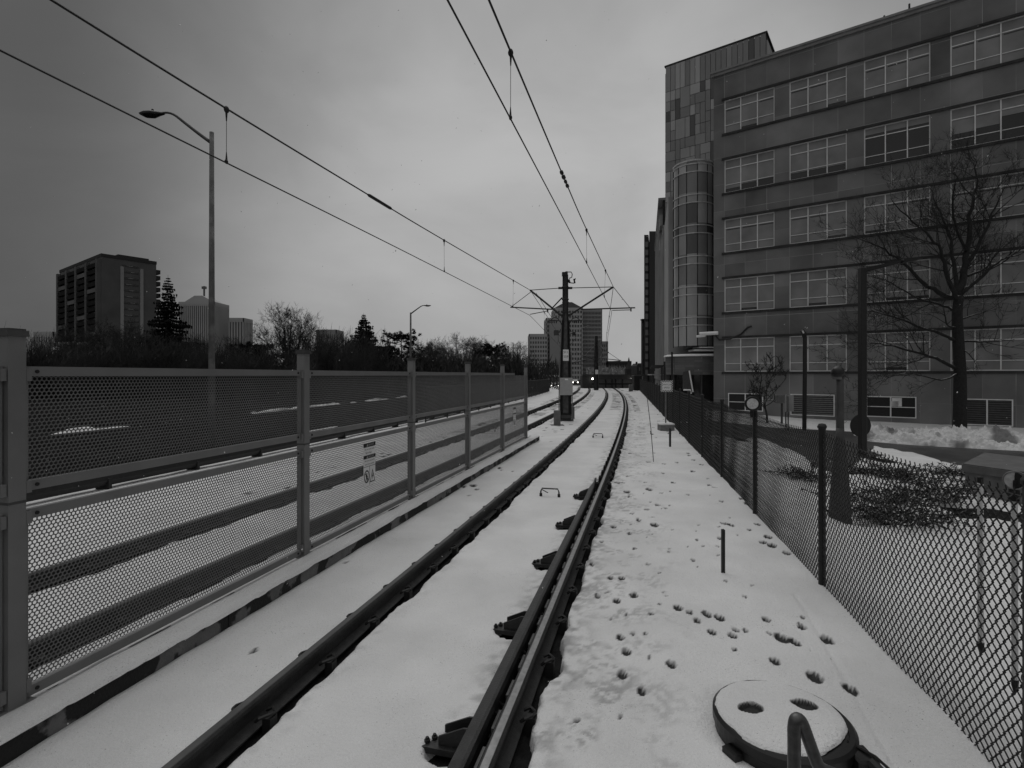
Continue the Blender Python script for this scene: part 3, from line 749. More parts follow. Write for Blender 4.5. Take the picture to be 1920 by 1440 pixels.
# ------------------------------------------------------------------ mast between the tracks
def MP(px, py):            # point in the plane of the mast's arms
    Y = 24.0
    for _ in range(6): X = (px-960)/F*Y; Y = 24.0-.20*(X-2.4)
    return P(px, py, Y)
def build_mast(lab):
    r_ = thing('overhead_mast', lab, 'mast', (2.4, 24, .1))
    mb = MB(); n_ = 8
    def sec(z, hw, hd): return [(2.4+hw*math.cos(PI/8+i*PI/4)/.924, 24+hd*math.sin(PI/8+i*PI/4)/.924, z) for i in range(n_)]
    zs = [(.05,.245,.2),(2.0,.225,.19),(4.4,.15,.14),(4.9,.13,.125),(6.55,.125,.12)]
    vs = sum([sec(*q_) for q_ in zs], []); mb.add(vs, [(i*n_+j, i*n_+(j+1)%n_, (i+1)*n_+(j+1)%n_, (i+1)*n_+j) for i in range(len(zs)-1) for j in range(n_)]+[tuple(range(n_*(len(zs)-1), n_*len(zs)))])
    mb.build('column', M['mast'], r_)
    mb = MB()
    vs = [(2.4-.115,23.80-.004,.35),(2.4+.115,23.80-.004,.35),(2.4+.105,23.806,2.0),(2.4+.06,23.855,4.55),(2.4+.02,23.868,4.8),(2.4-.02,23.868,4.8),(2.4-.06,23.855,4.55),(2.4-.105,23.806,2.0)]
    mb.prism(vs, (0,-.012,0)); mb.build('front_plate', M['mastl'], r_)
    for z in (4.88, 5.45, 6.0):
        mb = MB(); mb.lathe((2.4,24,z), [(.15,-.03),(.16,-.02),(.16,.02),(.15,.03)], 8); mb.build('collar_band', M['mast'], r_)
    mb = MB(); mb.box(2.4-.34,2.4+.34,23.7,24.3,.02,.07); mb.box(2.4-.20,2.4+.20,23.66,23.72,.12,.26); mb.build('base_plate', M['dgrey'], r_)
    mb = MB()
    for a_ in (-.3,.3):
        for b_ in (-.25,.25): mb.tube([(2.4+a_,24+b_,.06),(2.4+a_,24+b_,.16)], .025, 6)
    mb.build('anchor_bolt', M['galv'], r_)
    for sx, z0, z1, m_ in ((-.30,.2,4.3,'galv'),(.30,.2,3.1,'galv'),(-.24,.3,4.5,'blackpost'),(.24,.3,4.5,'blackpost')):
        k_ = .13*(1-abs(sx)/.30) if abs(sx) > .3 else 0
        mb = MB(); mb.tube([(2.4+sx,23.86,z0),(2.4+sx*.94,23.87,2.0),(2.4+sx*(.62 if z1 > 4 else .8),23.9,z1)], .024, 7); mb.build('conduit', M[m_], r_)
    mb = MB(); mb.bbox(2.4-.275,2.4+.275,23.50,23.74,1.16,1.92,.02); cb = mb.build('cabinet', M['cab'], r_)
    mb = MB(); mb.box(2.4-.07,2.4+.07,23.494,23.499,1.82,1.88); mb.build('maker_plate', M['white'], cb)
    mb = MB(); mb.box(2.4-.125,2.4+.125,23.765,23.78,2.68,3.18); pl = mb.build('number_plate', M['white'], r_)
    text_mb('511', .15, (2.4,23.763,3.06), (1,0,0), UP, M['ink'], pl, 'number'); text_mb('559', .15, (2.4,23.763,2.86), (1,0,0), UP, M['ink'], pl, 'number')
    def bar(name, a_, b_, rad, m_='mast', n2=8, par=r_):
        mb = MB(); mb.tube([a_, b_], rad, n2); return mb.build(name, M[m_], par)
    W = lambda px, py: MP(px, py)
    # right cantilever
    bar('strut', W(1066,592), MR, .042); bar('tie_rod', W(1066,540), MR, .018); bar('registration_tube', W(1089,580), W(1191,577), .03)
    bar('steady_arm', W(1183,581), CR+Vector((.02,0,.05)), .018); bar('brace', MR, W(1181,577), .014); bar('drop_bracket', W(1183,576), W(1183,584), .03)
    # left cantilever
    bar('strut', W(1053,592), ML_, .042); bar('tie_rod', W(1053,540), ML_, .018); bar('registration_tube', W(957,576), W(1036,580), .03)
    bar('steady_arm', W(1027,583), CL_+Vector((.02,0,.04)), .018); bar('brace', W(996,547), W(959,575), .014); bar('drop_bracket', W(1027,579), W(1027,586), .03)
    bar('stay', W(1036,577), W(1054,558), .03); bar('hanger', W(1005,549), W(1034,595), .010)
    for px0, s in ((1053,-1),(1067,1)):                       # insulator stubs at the column
        for py in (540, 592): bar('insulator', W(px0-s*2, py), W(px0+s*6, py-(0 if py == 540 else 4)), .055)
    for px0, s in ((1052,-1),(1068,1)):                       # looped feeder brackets
        mb = MB(); mb.tube([W(px0,606), W(px0+s*6,597), W(px0+s*13,595), W(px0+s*19,600), W(px0+s*21,602)], .022, 6); mb.tube([W(px0,602), W(px0+s*10,601), W(px0+s*24,601)], .03, 6)
        for i in range(4): mb.tube([W(px0+s*(9+4*i),601), W(px0+s*(9+4*i),606)], .025, 6)
        mb.tube([W(px0,606), W(px0-s*1,614), W(px0+s*3,622)], .02, 5); mb.build('feeder_bracket', M['blackpost'], r_)
    a_ = W(1043,624); mb = MB(); mb.bbox(a_.x-.11,a_.x+.11,a_.y-.08,a_.y+.08,a_.z-.12,a_.z+.12); mb.tube([a_, W(1054,622)], .02, 5); mb.tube([a_+Vector((.08,0,-.1)), W(1047,640), W(1052,646)], .012, 5); mb.build('junction_box', M['dgrey'], r_)
    a_ = W(1076,626); mb = MB(); mb.bbox(a_.x-.07,a_.x+.07,a_.y-.08,a_.y+.08,a_.z-.08,a_.z+.08); mb.tube([a_, W(1066,624)], .02, 5); mb.tube([a_+Vector((.04,0,-.06)), W(1079,634), W(1072,644), W(1067,648)], .012, 5); mb.build('switch_box', M['blackpost'], r_)
    mb = MB()                                                  # pulley and shackles at the head
    mb.box(2.4-.15,2.4+.06,23.86,24.1,6.5,6.66); mb.tube([W(1062,509), W(1063,520)], .055, 6)
    mb.tube([W(1063,510), W(1071,510), W(1073,514), W(1072,520), W(1067,522)], .022, 6); mb.tube([W(1067,530), W(1076,531), W(1077,526), W(1079,522)], .025, 6); mb.tube([W(1066,524), W(1068,530)], .05, 6); mb.tube([W(1076,523), W(1078,531)], .035, 6)
    mb.build('head_gear', M['blackpost'], r_)
    return r_
build_mast('tall dark overhead mast with twin side arms, pale cabinet and number plate between the tracks')
jb = thing('junction_pedestal', 'slim grey equipment pedestal standing in the snow just left of the mast foot', 'cabinet', (P(1045,797,21.8).x, 21.8, -.02))
mb = MB(); c_ = P(1045,797,21.8); mb.bbox(c_.x-.13,c_.x+.13,21.75,22.05,.0,.60,.02); mb.build('housing', M['grey'], jb); mb = MB(); mb.box(c_.x-.27,c_.x+.27,21.6,22.2,-.1,.0); mb.build('plinth', M['conc2'], jb)
jb2 = thing('junction_pedestal', 'narrow grey pedestal half hidden behind the right edge of the mast foot', 'cabinet', (P(1073,783,25).x, 25, -.02))
mb = MB(); c_ = P(1073,783,25); mb.bbox(c_.x-.1,c_.x+.1,24.9,25.2,-.05,.58,.02); mb.build('housing', M['grey'], jb2)
# second mast
m2 = thing('far_overhead_mast', 'distant dark overhead mast with a white plate near the track gate', 'mast', (12.0, 76, 0)); c_ = P(1118, 730, 72)
mb = MB(); mb.lathe((c_.x, 72, 0), [(.33,-.1),(.30,2.5),(.20,7.3)], 8); mb.build('column', M['mast'], m2)
mb = MB(); mb.box(c_.x-.2,c_.x+.2,71.6,71.66,2.15,2.75); mb.build('number_plate', M['white'], m2)
for s, mm, cc in ((1, M2, C2), (-1, M2L, C2L)):
    mb = MB(); mb.tube([(c_.x,72,4.0), mm], .06, 6); mb.tube([(c_.x,72,6.2), mm], .035, 6); mb.tube([(c_.x+s*.6,72,4.3), cc+Vector((s*1.6,0,.15))], .05, 6); mb.tube([cc+Vector((s*1.5,0,.1)), cc], .03, 6); mb.tube([mm, cc+Vector((s*1.4,0,.2))], .025, 6)
    mb.build('cantilever', M['blackpost'], m2)

# ------------------------------------------------------------------ stone office block on the right
def panel_mat(name, base, pw, ph, ox=0, oz=0, joint=.20, stain=.3, jw=.012):
    m = mat(name, base, .8, nscale=.35, namt=stain, bump=.25, bscale=18)
    t = m.node_tree; b = t.nodes['Principled BSDF']; src = b.inputs['Base Color'].links[0].from_socket
    co = t.nodes.new('ShaderNodeTexCoord'); sp = t.nodes.new('ShaderNodeSeparateXYZ'); t.links.new(co.outputs['Object'], sp.inputs[0])
    cb = t.nodes.new('ShaderNodeCombineXYZ'); t.links.new(sp.outputs[0], cb.inputs[0]); t.links.new(sp.outputs[2], cb.inputs[1])
    mpn = t.nodes.new('ShaderNodeMapping'); t.links.new(cb.outputs[0], mpn.inputs[0]); mpn.inputs['Location'].default_value = (ox, oz, 0)
    br = t.nodes.new('ShaderNodeTexBrick'); t.links.new(mpn.outputs[0], br.inputs['Vector']); br.offset = 0.0
    br.inputs['Scale'].default_value = 1; br.inputs['Brick Width'].default_value = pw; br.inputs['Row Height'].default_value = ph
    br.inputs['Mortar Size'].default_value = jw; br.inputs['Mortar Smooth'].default_value = .3
    br.inputs['Color1'].default_value = (.80,.80,.80,1); br.inputs['Color2'].default_value = (1.20,1.20,1.20,1); br.inputs['Mortar'].default_value = (1,1,1,1); br.inputs['Bias'].default_value = 0
    mu = t.nodes.new('ShaderNodeMath'); mu.operation = 'MULTIPLY'; t.links.new(src, mu.inputs[0]); t.links.new(br.outputs['Color'], mu.inputs[1])
    n = t.nodes.new('ShaderNodeTexNoise'); n.inputs['Scale'].default_value = .45; t.links.new(co.outputs['Object'], n.inputs['Vector'])
    jr = t.nodes.new('ShaderNodeMapRange'); t.links.new(n.outputs[0], jr.inputs[0]); jr.inputs[1].default_value = .38; jr.inputs[2].default_value = .62; jr.inputs[3].default_value = .15; jr.inputs[4].default_value = .9
    jf = t.nodes.new('ShaderNodeMath'); jf.operation = 'MULTIPLY'; t.links.new(br.outputs['Fac'], jf.inputs[0]); t.links.new(jr.outputs[0], jf.inputs[1])
    mx = t.nodes.new('ShaderNodeMix'); mx.data_type = 'FLOAT'; t.links.new(jf.outputs[0], mx.inputs[0]); t.links.new(mu.outputs[0], mx.inputs[2]); mx.inputs[3].default_value = joint
    t.links.new(mx.outputs[0], b.inputs['Base Color']); return m
M['stone'] = panel_mat('limestone_panels', .155, 1.19, 1.64, .56, -.61+.0, .36, .45)
M['ledge'] = mat('dark_stone_ledge', .03, .8, nscale=2, namt=.6, bump=.4, bscale=20)
M['frame'] = mat('pale_window_frame', .68, .5, nscale=3, namt=.12)
M['blind'] = mat('drawn_blind', .205, .6, nscale=.9, namt=.28)
M['glass'] = mat('dark_window_glass', .018, .08, nscale=1, namt=.2, spec=.6)
M['glassm'] = mat('grey_window_glass', .09, .12, nscale=.6, namt=.25, spec=.6)
M['parapet'] = mat('parapet_cap', .20, .6, nscale=3, namt=.2)
def rooted(name, lab, cat, loc, rz):
    r_ = thing(name, lab, cat, (0,0,0)); r_['_rz'] = rz; return r_
def settle(r_, loc):
    r_.location = loc; r_.rotation_euler = (0, 0, r_['_rz']); del r_['_rz']
FAD = Vector((1.39, -1, 0)).normalized(); FA = math.atan2(FAD.y, FAD.x)
ob_ = rooted('office_block', 'five storey stone office block with bands of blinded windows right of the chain-link fence', 'office building', None, FA)
LEN, DEP = 24.0, 13.0
WB = [2.25+3.64*k for k in range(5)]; WHT = 2.02; S0, SP, SW = .63, 3.57, 2.79
mb = MB()
zprev = -1.6
for k in range(6):
    ztop = WB[k] if k < 5 else 20.45
    mb.box(0, LEN, 0, .5, zprev, ztop)
    if k < 5:
        x0 = 0
        for j in range(7):
            xa = S0+SP*j
            if xa > LEN: break
            mb.box(x0, xa, 0, .5, WB[k], WB[k]+WHT); x0 = xa+SW
        if x0 < LEN: mb.box(x0, LEN, 0, .5, WB[k], WB[k]+WHT)
        zprev = WB[k]+WHT
mb.box(0, .5, .5, DEP, -1.6, 20.45); mb.box(LEN-.5, LEN, .5, DEP, -1.6, 20.45); mb.box(.5, LEN-.5, DEP-.5, DEP, -1.6, 20.45)
wall = mb.build('wall', M['stone'], ob_)
mb = MB(); mb.box(.5, LEN-.5, .5, DEP-.5, 20.1, 20.3); mb.build('roof', M['dgrey'], ob_)
mb = MB(); mb.box(-.10, LEN+.1, -.10, .42, 20.45, 20.62); mb.box(-.16, LEN+.1, -.16, .45, 20.62, 20.74); mb.box(-.1, .42, .45, DEP, 20.45, 20.7); mb.build('parapet', M['parapet'], ob_)
for k in range(5):
    mb = MB(); mb.box(S0-.14, LEN-.2, -.055, .0-.002, WB[k]+WHT-.0, WB[k]+WHT+.13); mb.build('lintel_band', M['ledge'], ob_)
    mb = MB(); mb.box(S0-.14, LEN-.2, -.06, .0-.002, WB[k]-.14, WB[k]-.002); mb.build('sill_band', M['ledge'], ob_)
wr = random.Random(12)
dark_map = {(3,0):.86, (3,1):.80, (3,2):.18, (3,3):.62, (3,4):.5, (2,3):1, (0,3):1}   # how much of the blind is drawn down
for k in range(5):
    for j in range(7):
        x0, x1 = S0+SP*j, min(S0+SP*j+SW, LEN-.02)
        if x0 > LEN-1: continue
        z0, z1 = WB[k], WB[k]+WHT
        wd = rooted('window', None, None, None, 0); del wd['_rz']; wd.parent = ob_; wd.location = (0,0,0); wd.name = 'window'
        pw = (x1-x0)/3; tz, lz = z0+WHT*.735, z0+WHT*.245
        mb = MB(); e = .05
        mb.box(x0, x1, .06, .14, z0, z0+e); mb.box(x0, x1, .06, .14, z1-e, z1)
        for i in range(4):
            xx = x0+pw*i; a_ = min(max(xx-e/2, x0), x1-e); mb.box(a_, a_+e, .055, .145, z0+e, z1-e)
        for i in range(3):
            mb.box(x0+pw*i+e, x0+pw*(i+1)-e/2, .065, .135, tz-.022, tz+.022); mb.box(x0+pw*i+e, x0+pw*(i+1)-e/2, .065, .135, lz-.016, lz+.016)
        mb.build('frame', M['frame'], wd)
        mb = MB(); mb.box(x0, x1, .11, .118, z0, z1); mb.build('glass', M['glass'], wd)
        for i in range(3):
            dr = dark_map.get((k,j), 1.0 if wr.random() < .8 else .9)
            if (k,j) == (3,0): dr = (.87,.80,.78)[i]
            if (k,j) == (3,3): dr = (.62,.58,.42)[i]
            mb = MB(); xa = x0+pw*i+.01; xb = x0+pw*(i+1)-.01
            mb.box(xa, xb, .095, .106, z1-WHT*dr, z1-.01); bl = mb.build('blind', M['blind'], wd)
            if k in (4, 2) and j < 5 and dr > .9:
                mb = MB(); mb.box(xa+.1, xb-.02, .09, .0945, tz-.12, tz-.07); mb.build('pelmet_gap', M['dgrey'], bl)
def opening(x0, x1, z0, z1, kind):
    nm = 'basement_window' if kind == 'win' else 'louvre_vent'
    mb = MB(); mb.box(x0-.05, x1+.05, -.03, -.002, z0-.05, z0); mb.box(x0-.05, x1+.05, -.03, -.002, z1, z1+.05); mb.box(x0-.05, x0, -.03, -.002, z0, z1); mb.box(x1, x1+.05, -.03, -.002, z0, z1)
    mid = (x0+x1)/2 if kind != 'lou1' else None
    if mid: mb.box(mid-.03, mid+.03, -.028, -.003, z0, z1)
    fr = mb.build(nm, M['frame'], ob_)
    mb = MB(); mb.box(x0, x1, -.0025, -.0018, z0, z1); mb.build('backing', M['ink'], fr)
    mb = MB()
    if kind == 'win':
        zm = z0+(z1-z0)*.5; mb.box(x0, mid-.03, -.026, -.004, zm-.02, zm+.02); mb.box(mid+.03, x1, -.026, -.004, zm-.02, zm+.02); mb.build('glazing_bar', M['frame'], fr)
    else:
        n_ = int((z1-z0)/.105)
        for i in range(n_):
            z = z0+(i+.5)*(z1-z0)/n_
            for xa, xb in (((x0, x1),) if not mid else ((x0, mid-.03), (mid+.03, x1))):
                mb.add([(xa,-.004,z+.035),(xb,-.004,z+.035),(xb,-.028,z-.03),(xa,-.028,z-.03)], [(0,1,2,3)])
        mb.build('louvre_slats', M['grey'] if kind == 'lou1' else M['dgrey'], fr)
    return fr
def s_of(px):        # distance along the facade of an image column
    t_ = ((px-960)/F*33-12.48)/(1.39+(px-960)/F); return t_*math.hypot(1.39, 1)
def zf(px, py):
    t_ = s_of(px)/math.hypot(1.39,1); return H+(HZ-py)/F*(33-t_)
opening(s_of(1367), s_of(1429), zf(1398,769), zf(1398,739), 'win')
opening(s_of(1484), s_of(1563), zf(1523,778), zf(1523,741), 'lou1')
w2 = opening(s_of(1626), s_of(1716), zf(1671,781), zf(1671,745), 'win')
mb = MB(); xm = (s_of(1626)+s_of(1716))/2; zm = (zf(1671,781)+zf(1671,745))/2
mb.box(xm+.05, s_of(1716)-.55, -.0035, -.0028, zm+.04, zf(1671,746)); mb.box(s_of(1626)+1.05, s_of(1626)+1.35, -.0035, -.0028, zm+.04, zf(1671,750)-.05); mb.build('blind', M['frame'], w2)
opening(s_of(1806), s_of(1897), zf(1850,796), zf(1850,750), 'lou2')
settle(ob_, (12.48, 33, 0))
def on_facade(s, z, out=0): return Vector((12.48, 33, 0))+FAD*s+Vector((FAD.y, -FAD.x, 0))*out+Vector((0,0,z))
# roof clutter and wall fixtures
mb = MB(); p = on_facade(s_of(1657), 20.7, -1.5)
mb.tube([p, p+Vector((0,0,1.0))], .05, 6); q = p+FAD*1.1; mb.tube([q, q+Vector((0,0,1.2))], .05, 6); mb.box(p.x+.5, p.x+.85, p.y-.4, p.y+.1, 20.3, 21.6)
tag(mb.build('roof_aerial', M['blackpost']), 'two short dark aerial rods and a box on the edge of the office block roof', 'aerial')
sc_ = thing('security_camera', 'white security camera on the near corner of the office block above the glass entrance', 'camera', on_facade(.0, 4.5))
p = on_facade(-.05, 4.62, .15); mb = MB(); mb.tube([p-FAD*.75, p+FAD*.35], .11, 10); mb.tube([p-FAD*.95-UP*.16, p-FAD*.4-UP*.14], .07, 8); mb.build('housing', M['white'], sc_)
mb = MB(); mb.tube([on_facade(.1,4.5,.08), on_facade(.35,4.2,.06), on_facade(1.0,4.25,.06), on_facade(1.6,4.5,.06), on_facade(2.0,4.9,.06), on_facade(2.2,4.95,.06)], .05, 6); mb.build('cable', M['blackpost'], sc_)

# ------------------------------------------------------------------ panelled tower behind
def wallbox_mat(name, lo, hi, rough=.45):
    m = bpy.data.materials.new(name); m.use_nodes = True; t = m.node_tree; b = t.nodes['Principled BSDF']
    ge = t.nodes.new('ShaderNodeNewGeometry'); cr = t.nodes.new('ShaderNodeValToRGB'); t.links.new(ge.outputs['Random Per Island'], cr.inputs[0])
    cr.color_ramp.interpolation = 'CONSTANT'; e = cr.color_ramp.elements
    vals = [(0, lo*.4), (.10, lo), (.45, (lo+hi)*.45), (.68, hi*.8), (.88, hi)]
    e[0].position = 0; e[0].color = (vals[0][1],)*3+(1,); e[1].position = vals[1][0]; e[1].color = (vals[1][1],)*3+(1,)
    for ps, v in vals[2:]:
        x = e.new(ps); x.color = (v, v, v, 1)
    co = t.nodes.new('ShaderNodeTexCoord'); n = t.nodes.new('ShaderNodeTexNoise'); n.inputs['Scale'].default_value = .7; n.inputs['Detail'].default_value = 5; t.links.new(co.outputs['Object'], n.inputs['Vector'])
    r = t.nodes.new('ShaderNodeMapRange'); t.links.new(n.outputs[0], r.inputs[0]); r.inputs[3].default_value = .8; r.inputs[4].default_value = 1.2
    mu = t.nodes.new('ShaderNodeMix'); mu.data_type = 'RGBA'; mu.blend_type = 'MULTIPLY'; mu.inputs[0].default_value = 1; t.links.new(cr.outputs[0], mu.inputs[6]); t.links.new(r.outputs[0], mu.inputs[7])
    t.links.new(mu.outputs[2], b.inputs['Base Color']); b.inputs['Roughness'].default_value = rough; return m
M['mosaic'] = wallbox_mat('mosaic_cladding', .19, .36)
tw = rooted('panelled_tower', 'tall tower clad in a mosaic of grey panels, rising behind the stone office block', 'tower', None, FA)
TL, TZ = 4.23*46/42*math.hypot(1.39,1), 28.6
mb = MB(); mb.box(0, TL, .12, 9.5, -1, TZ-.1); mb.build('core', M['ink'], tw)
mb = MB(); tr = random.Random(4); cw = TL/19; z = 2.0; rows_ = []
occ = set(); nz_ = 26; rh = (TZ-2.2-4.0)/nz_
def slab(xa, xb, za, zb, face=0):
    g_ = .018
    if face == 0: mb.box(xa+g_, xb-g_, .0, .115, za+g_, zb-g_)
    else: mb.box(-.09 if face == 1 else TL-.02, .025 if face == 1 else TL+.09, xa+g_, xb-g_, za+g_, zb-g_)
for i in range(19): slab(cw*i, cw*(i+1), TZ-2.2, TZ)
for r_ in range(nz_-1, -1, -1):
    i = 0
    while i < 19:
        if (i, r_) in occ: i += 1; continue
        wdt = 1 if tr.random() < .74 else 2; ht = 1 if tr.random() < .72 else 2
        if i+wdt > 19 or any((i+a, r_) in occ for a in range(wdt)): wdt = 1
        if r_ < ht-1: ht = 1
        for a in range(wdt):
            for c__ in range(ht): occ.add((i+a, r_-c__))
        slab(cw*i, cw*(i+wdt), 4.0+rh*(r_-ht+1), 4.0+rh*(r_+1)); i += wdt
for r_ in range(0, nz_+2, 2):                                   # side faces
    for j in range(8):
        for fc in (1, 2): slab(.15+1.16*j, .15+1.16*(j+1), 4.0+rh*r_, min(TZ, 4.0+rh*(r_+2)), fc)
mb.build('cladding_panels', M['mosaic'], tw)
mb = MB(); mb.box(-.1, TL+.1, -.03, .13, TZ, TZ+.12); mb.box(TL-.06, TL+.1, .13, 9.5, TZ, TZ+.12); mb.box(-.1, .1, .13, 9.5, TZ, TZ+.12); mb.build('coping', M['ledge'], tw)
settle(tw, (13.25, 46, 0))

# ------------------------------------------------------------------ rounded glass stair tower and brick podium
M['curtain'] = mat('curved_sky_toned_glass', .24, .2, nscale=.45, namt=.6, spec=.7)  # base tone lifted in place of reflected sky
M['ring'] = mat('pale_ring_frame', .5, .45, nscale=4)
st_ = thing('glass_stair_tower', 'rounded glass stair tower with pale ring bands beside the near corner of the stone block', 'stair tower', (12.35, 36.3, 0))
SC, SR = (12.35, 36.3, 0), 1.3
A0, A1 = R(150), R(395)
mb = MB(); zq = 16.1; cols_ = [150,172,205,232,262,292,318,350,395]
while zq > 4.0:
    for hh_ in (.66, 1.36):
        for c0_, c1_ in zip(cols_[:-1], cols_[1:]):
            mb.lathe(SC, [(SR, max(3.9, zq-hh_)), (SR, zq)], 5, R(c0_), R(c1_))
        zq -= hh_
        if zq < 4.0: break
mb.build('glass_wall', wallbox_mat('curved_glass_panes', .20, .46, .16), st_, True)  # pale pane tones painted in for sky reflection on the glass
mb = MB(); mb.lathe(SC, [(.55, 3.9), (.55, 15.9)], 12); mb.box(12.0, 12.9, 36.5, 37.6, 3.8, 16); mb.build('stair_core', M['grey'], st_)
zz = 15.95; k = 0
while zz > 4.4:
    for dz in (0, .52):
        mb = MB(); mb.lathe(SC, [(SR+.004, zz-dz-.035), (SR+.045, zz-dz-.03), (SR+.045, zz-dz+.03), (SR+.004, zz-dz+.035)], 40, A0, A1); mb.build('ring_band', M['ring'], st_)
    if k % 2 == 0:
        mb = MB(); mb.lathe(SC, [(SR-.25, zz-2.02), (SR-.02, zz-2.02), (SR-.02, zz-1.62), (SR-.25, zz-1.62)], 40, A0, A1); mb.build('landing', M['dgrey'], st_)
    zz -= 2.02; k += 1
for a_ in (172, 205, 232, 262, 292, 318, 350):
    mb = MB(); x_, y_ = SC[0]+(SR+.02)*math.cos(R(a_)), SC[1]+(SR+.02)*math.sin(R(a_)); mb.tube([(x_,y_,3.9),(x_,y_,16.0)], .026, 5); mb.build('mullion', M['ledge'], st_)
mb = MB(); mb.lathe(SC, [(0.01, 16.12), (SR+.06, 16.12), (SR+.06, 16.22), (0.01, 16.24)], 32); mb.build('roof', M['ring'], st_)
M['brick'] = panel_mat('podium_brick', .13, .5, .16, 0, 0, .05, .3)
pdm = thing('entrance_podium', 'low rounded brick entrance podium with snowy canopy under the glass stair tower', 'entrance', (12.3, 36.2, 0))
mb = MB(); mb.lathe((12.55,36.4,0), [(1.98,2.05),(2.0,2.1),(2.0,3.25),(1.95,3.35)], 36, R(150), R(395)); mb.build('brick_wall', M['brick'], pdm, False)
mb = MB(); mb.lathe((12.55,36.4,0), [(.01,3.42),(1.9,3.42),(2.08,3.38),(2.14,3.30),(2.1,3.26),(.01,3.26)], 36); mb.build('roof_slab', M['snow_plain'], pdm)
mb = MB(); mb.box(12.0,14.4,35.1,36.3,3.62,3.74); mb.box(12.3,14.4,35.0,36.3,3.82,3.9); mb.build('canopy', M['white'], pdm)
mb = MB(); mb.lathe((12.55,36.4,0), [(1.75,-.8),(1.75,2.05)], 30, R(150), R(395)); mb.build('entrance_glass', M['glass'], pdm)
for a_ in (200, 235, 262, 290, 330):
    mb = MB(); x_, y_ = 12.55+1.8*math.cos(R(a_)), 36.4+1.8*math.sin(R(a_)); mb.tube([(x_,y_,-.8),(x_,y_,2.06)], .05, 6); mb.build('mullion', M['galvd'], pdm)
sk = thing('leaning_panel', 'pale edged dark panel tilted on end in front of the podium entrance', 'panel', (11.6, 33.6, 0))
a_ = P(1281,731,34); b_ = P(1281,697,34); c_ = P(1292,695,34); d_ = P(1299,735,34)
mb = MB(); mb.prism([a_, d_, c_, b_], (.05,.25,0)); mb.build('board', M['dgrey'], sk)
mb = MB(); mb.tube([a_+Vector((0,-.03,0)), P(1294,731,33.9), P(1296,738,33.9)], .05, 5); mb.tube([c_+Vector((0,-.03,0)), d_+Vector((0,-.03,0))], .05, 5); mb.build('edge_trim', M['white'], sk)

# ------------------------------------------------------------------ street building along the track
SA = Vector((.241, .97, 0)).normalized(); sa = math.atan2(SA.y, SA.x)
M['pale'] = mat('pale_rendered_wall', .30, .8, nscale=.4, namt=.2, bump=.2, bscale=10)
M['span'] = mat('spandrel_panels', .24, .7, nscale=.5, namt=.25)
sb = rooted('street_building', 'long pale building with slanting rows of windows stretching away beyond the glass tower', 'building', None, sa)
mb = MB(); mb.box(0, 8, -8, 0, 2.6, 14.6); mb.build('blank_wall', M['pale'], sb)
mb = MB(); mb.box(8, 20, -8, -.25, 2.6, 14.4); mb.box(20, 44, -8, -.25, 2.6, 20.6); mb.build('body', M['glass'], sb)
for k in range(7):
    z0 = 2.6+2.57*k
    mb = MB(); mb.box(8 if z0 < 13.5 else 20, 44, -.25, .02+.03*(k % 2), z0, z0+1.15); mb.build('spandrel', M['span'], sb)
for j in range(12):
    xj = 8.05+2.95*j
    mb = MB(); mb.box(xj, xj+.5, -.25, .14, 2.6, 14.6 if xj < 20 else 20.7); mb.build('fin', M['pale'], sb)
mb = MB(); mb.box(19.9, 44.1, -8, .2, 20.7, 20.95); mb.box(8, 19.9, -8, .1, 14.62, 14.8); mb.build('coping', M['span'], sb)
mb = MB(); mb.box(-1, 40, -6, .25, 1.55, 2.6); mb.build('brick_band', M['brick'], sb)
mb = MB(); mb.box(-1, 40, -6, .05, -1, 1.55); mb.build('ground_floor', M['glassm'], sb)
for j in range(10):
    mb = MB(); mb.box(.5+4*j, 1.1+4*j, .05, .2, -1, 1.55); mb.build('pier', M['pale'], sb)
for j in range(4):
    mb = MB(); mb.box(1.5+4*j, 3.4+4*j, .25, 1.1, 2.68, 2.78); mb.build('canopy', M['ledge'], sb)
settle(sb, (11.02, 37.6, 0))
for k, (px_, py_, lab) in enumerate(((1241,697,'thin dark pole left of the pair in front of the street building'),(1246,690,'thin dark pole in the middle before the street building'),(1260,672,'taller thin dark pole right of the checkered sign'))):
    p = P(px_, 760, 30); mb = MB(); mb.tube([(p.x,30,-.4),(p.x,30,H+(HZ-py_+12)/F*30)], .055, 8)
    tag(mb.build('slim_pole', M['blackpost']), lab, 'pole', 'slim poles by the podium')

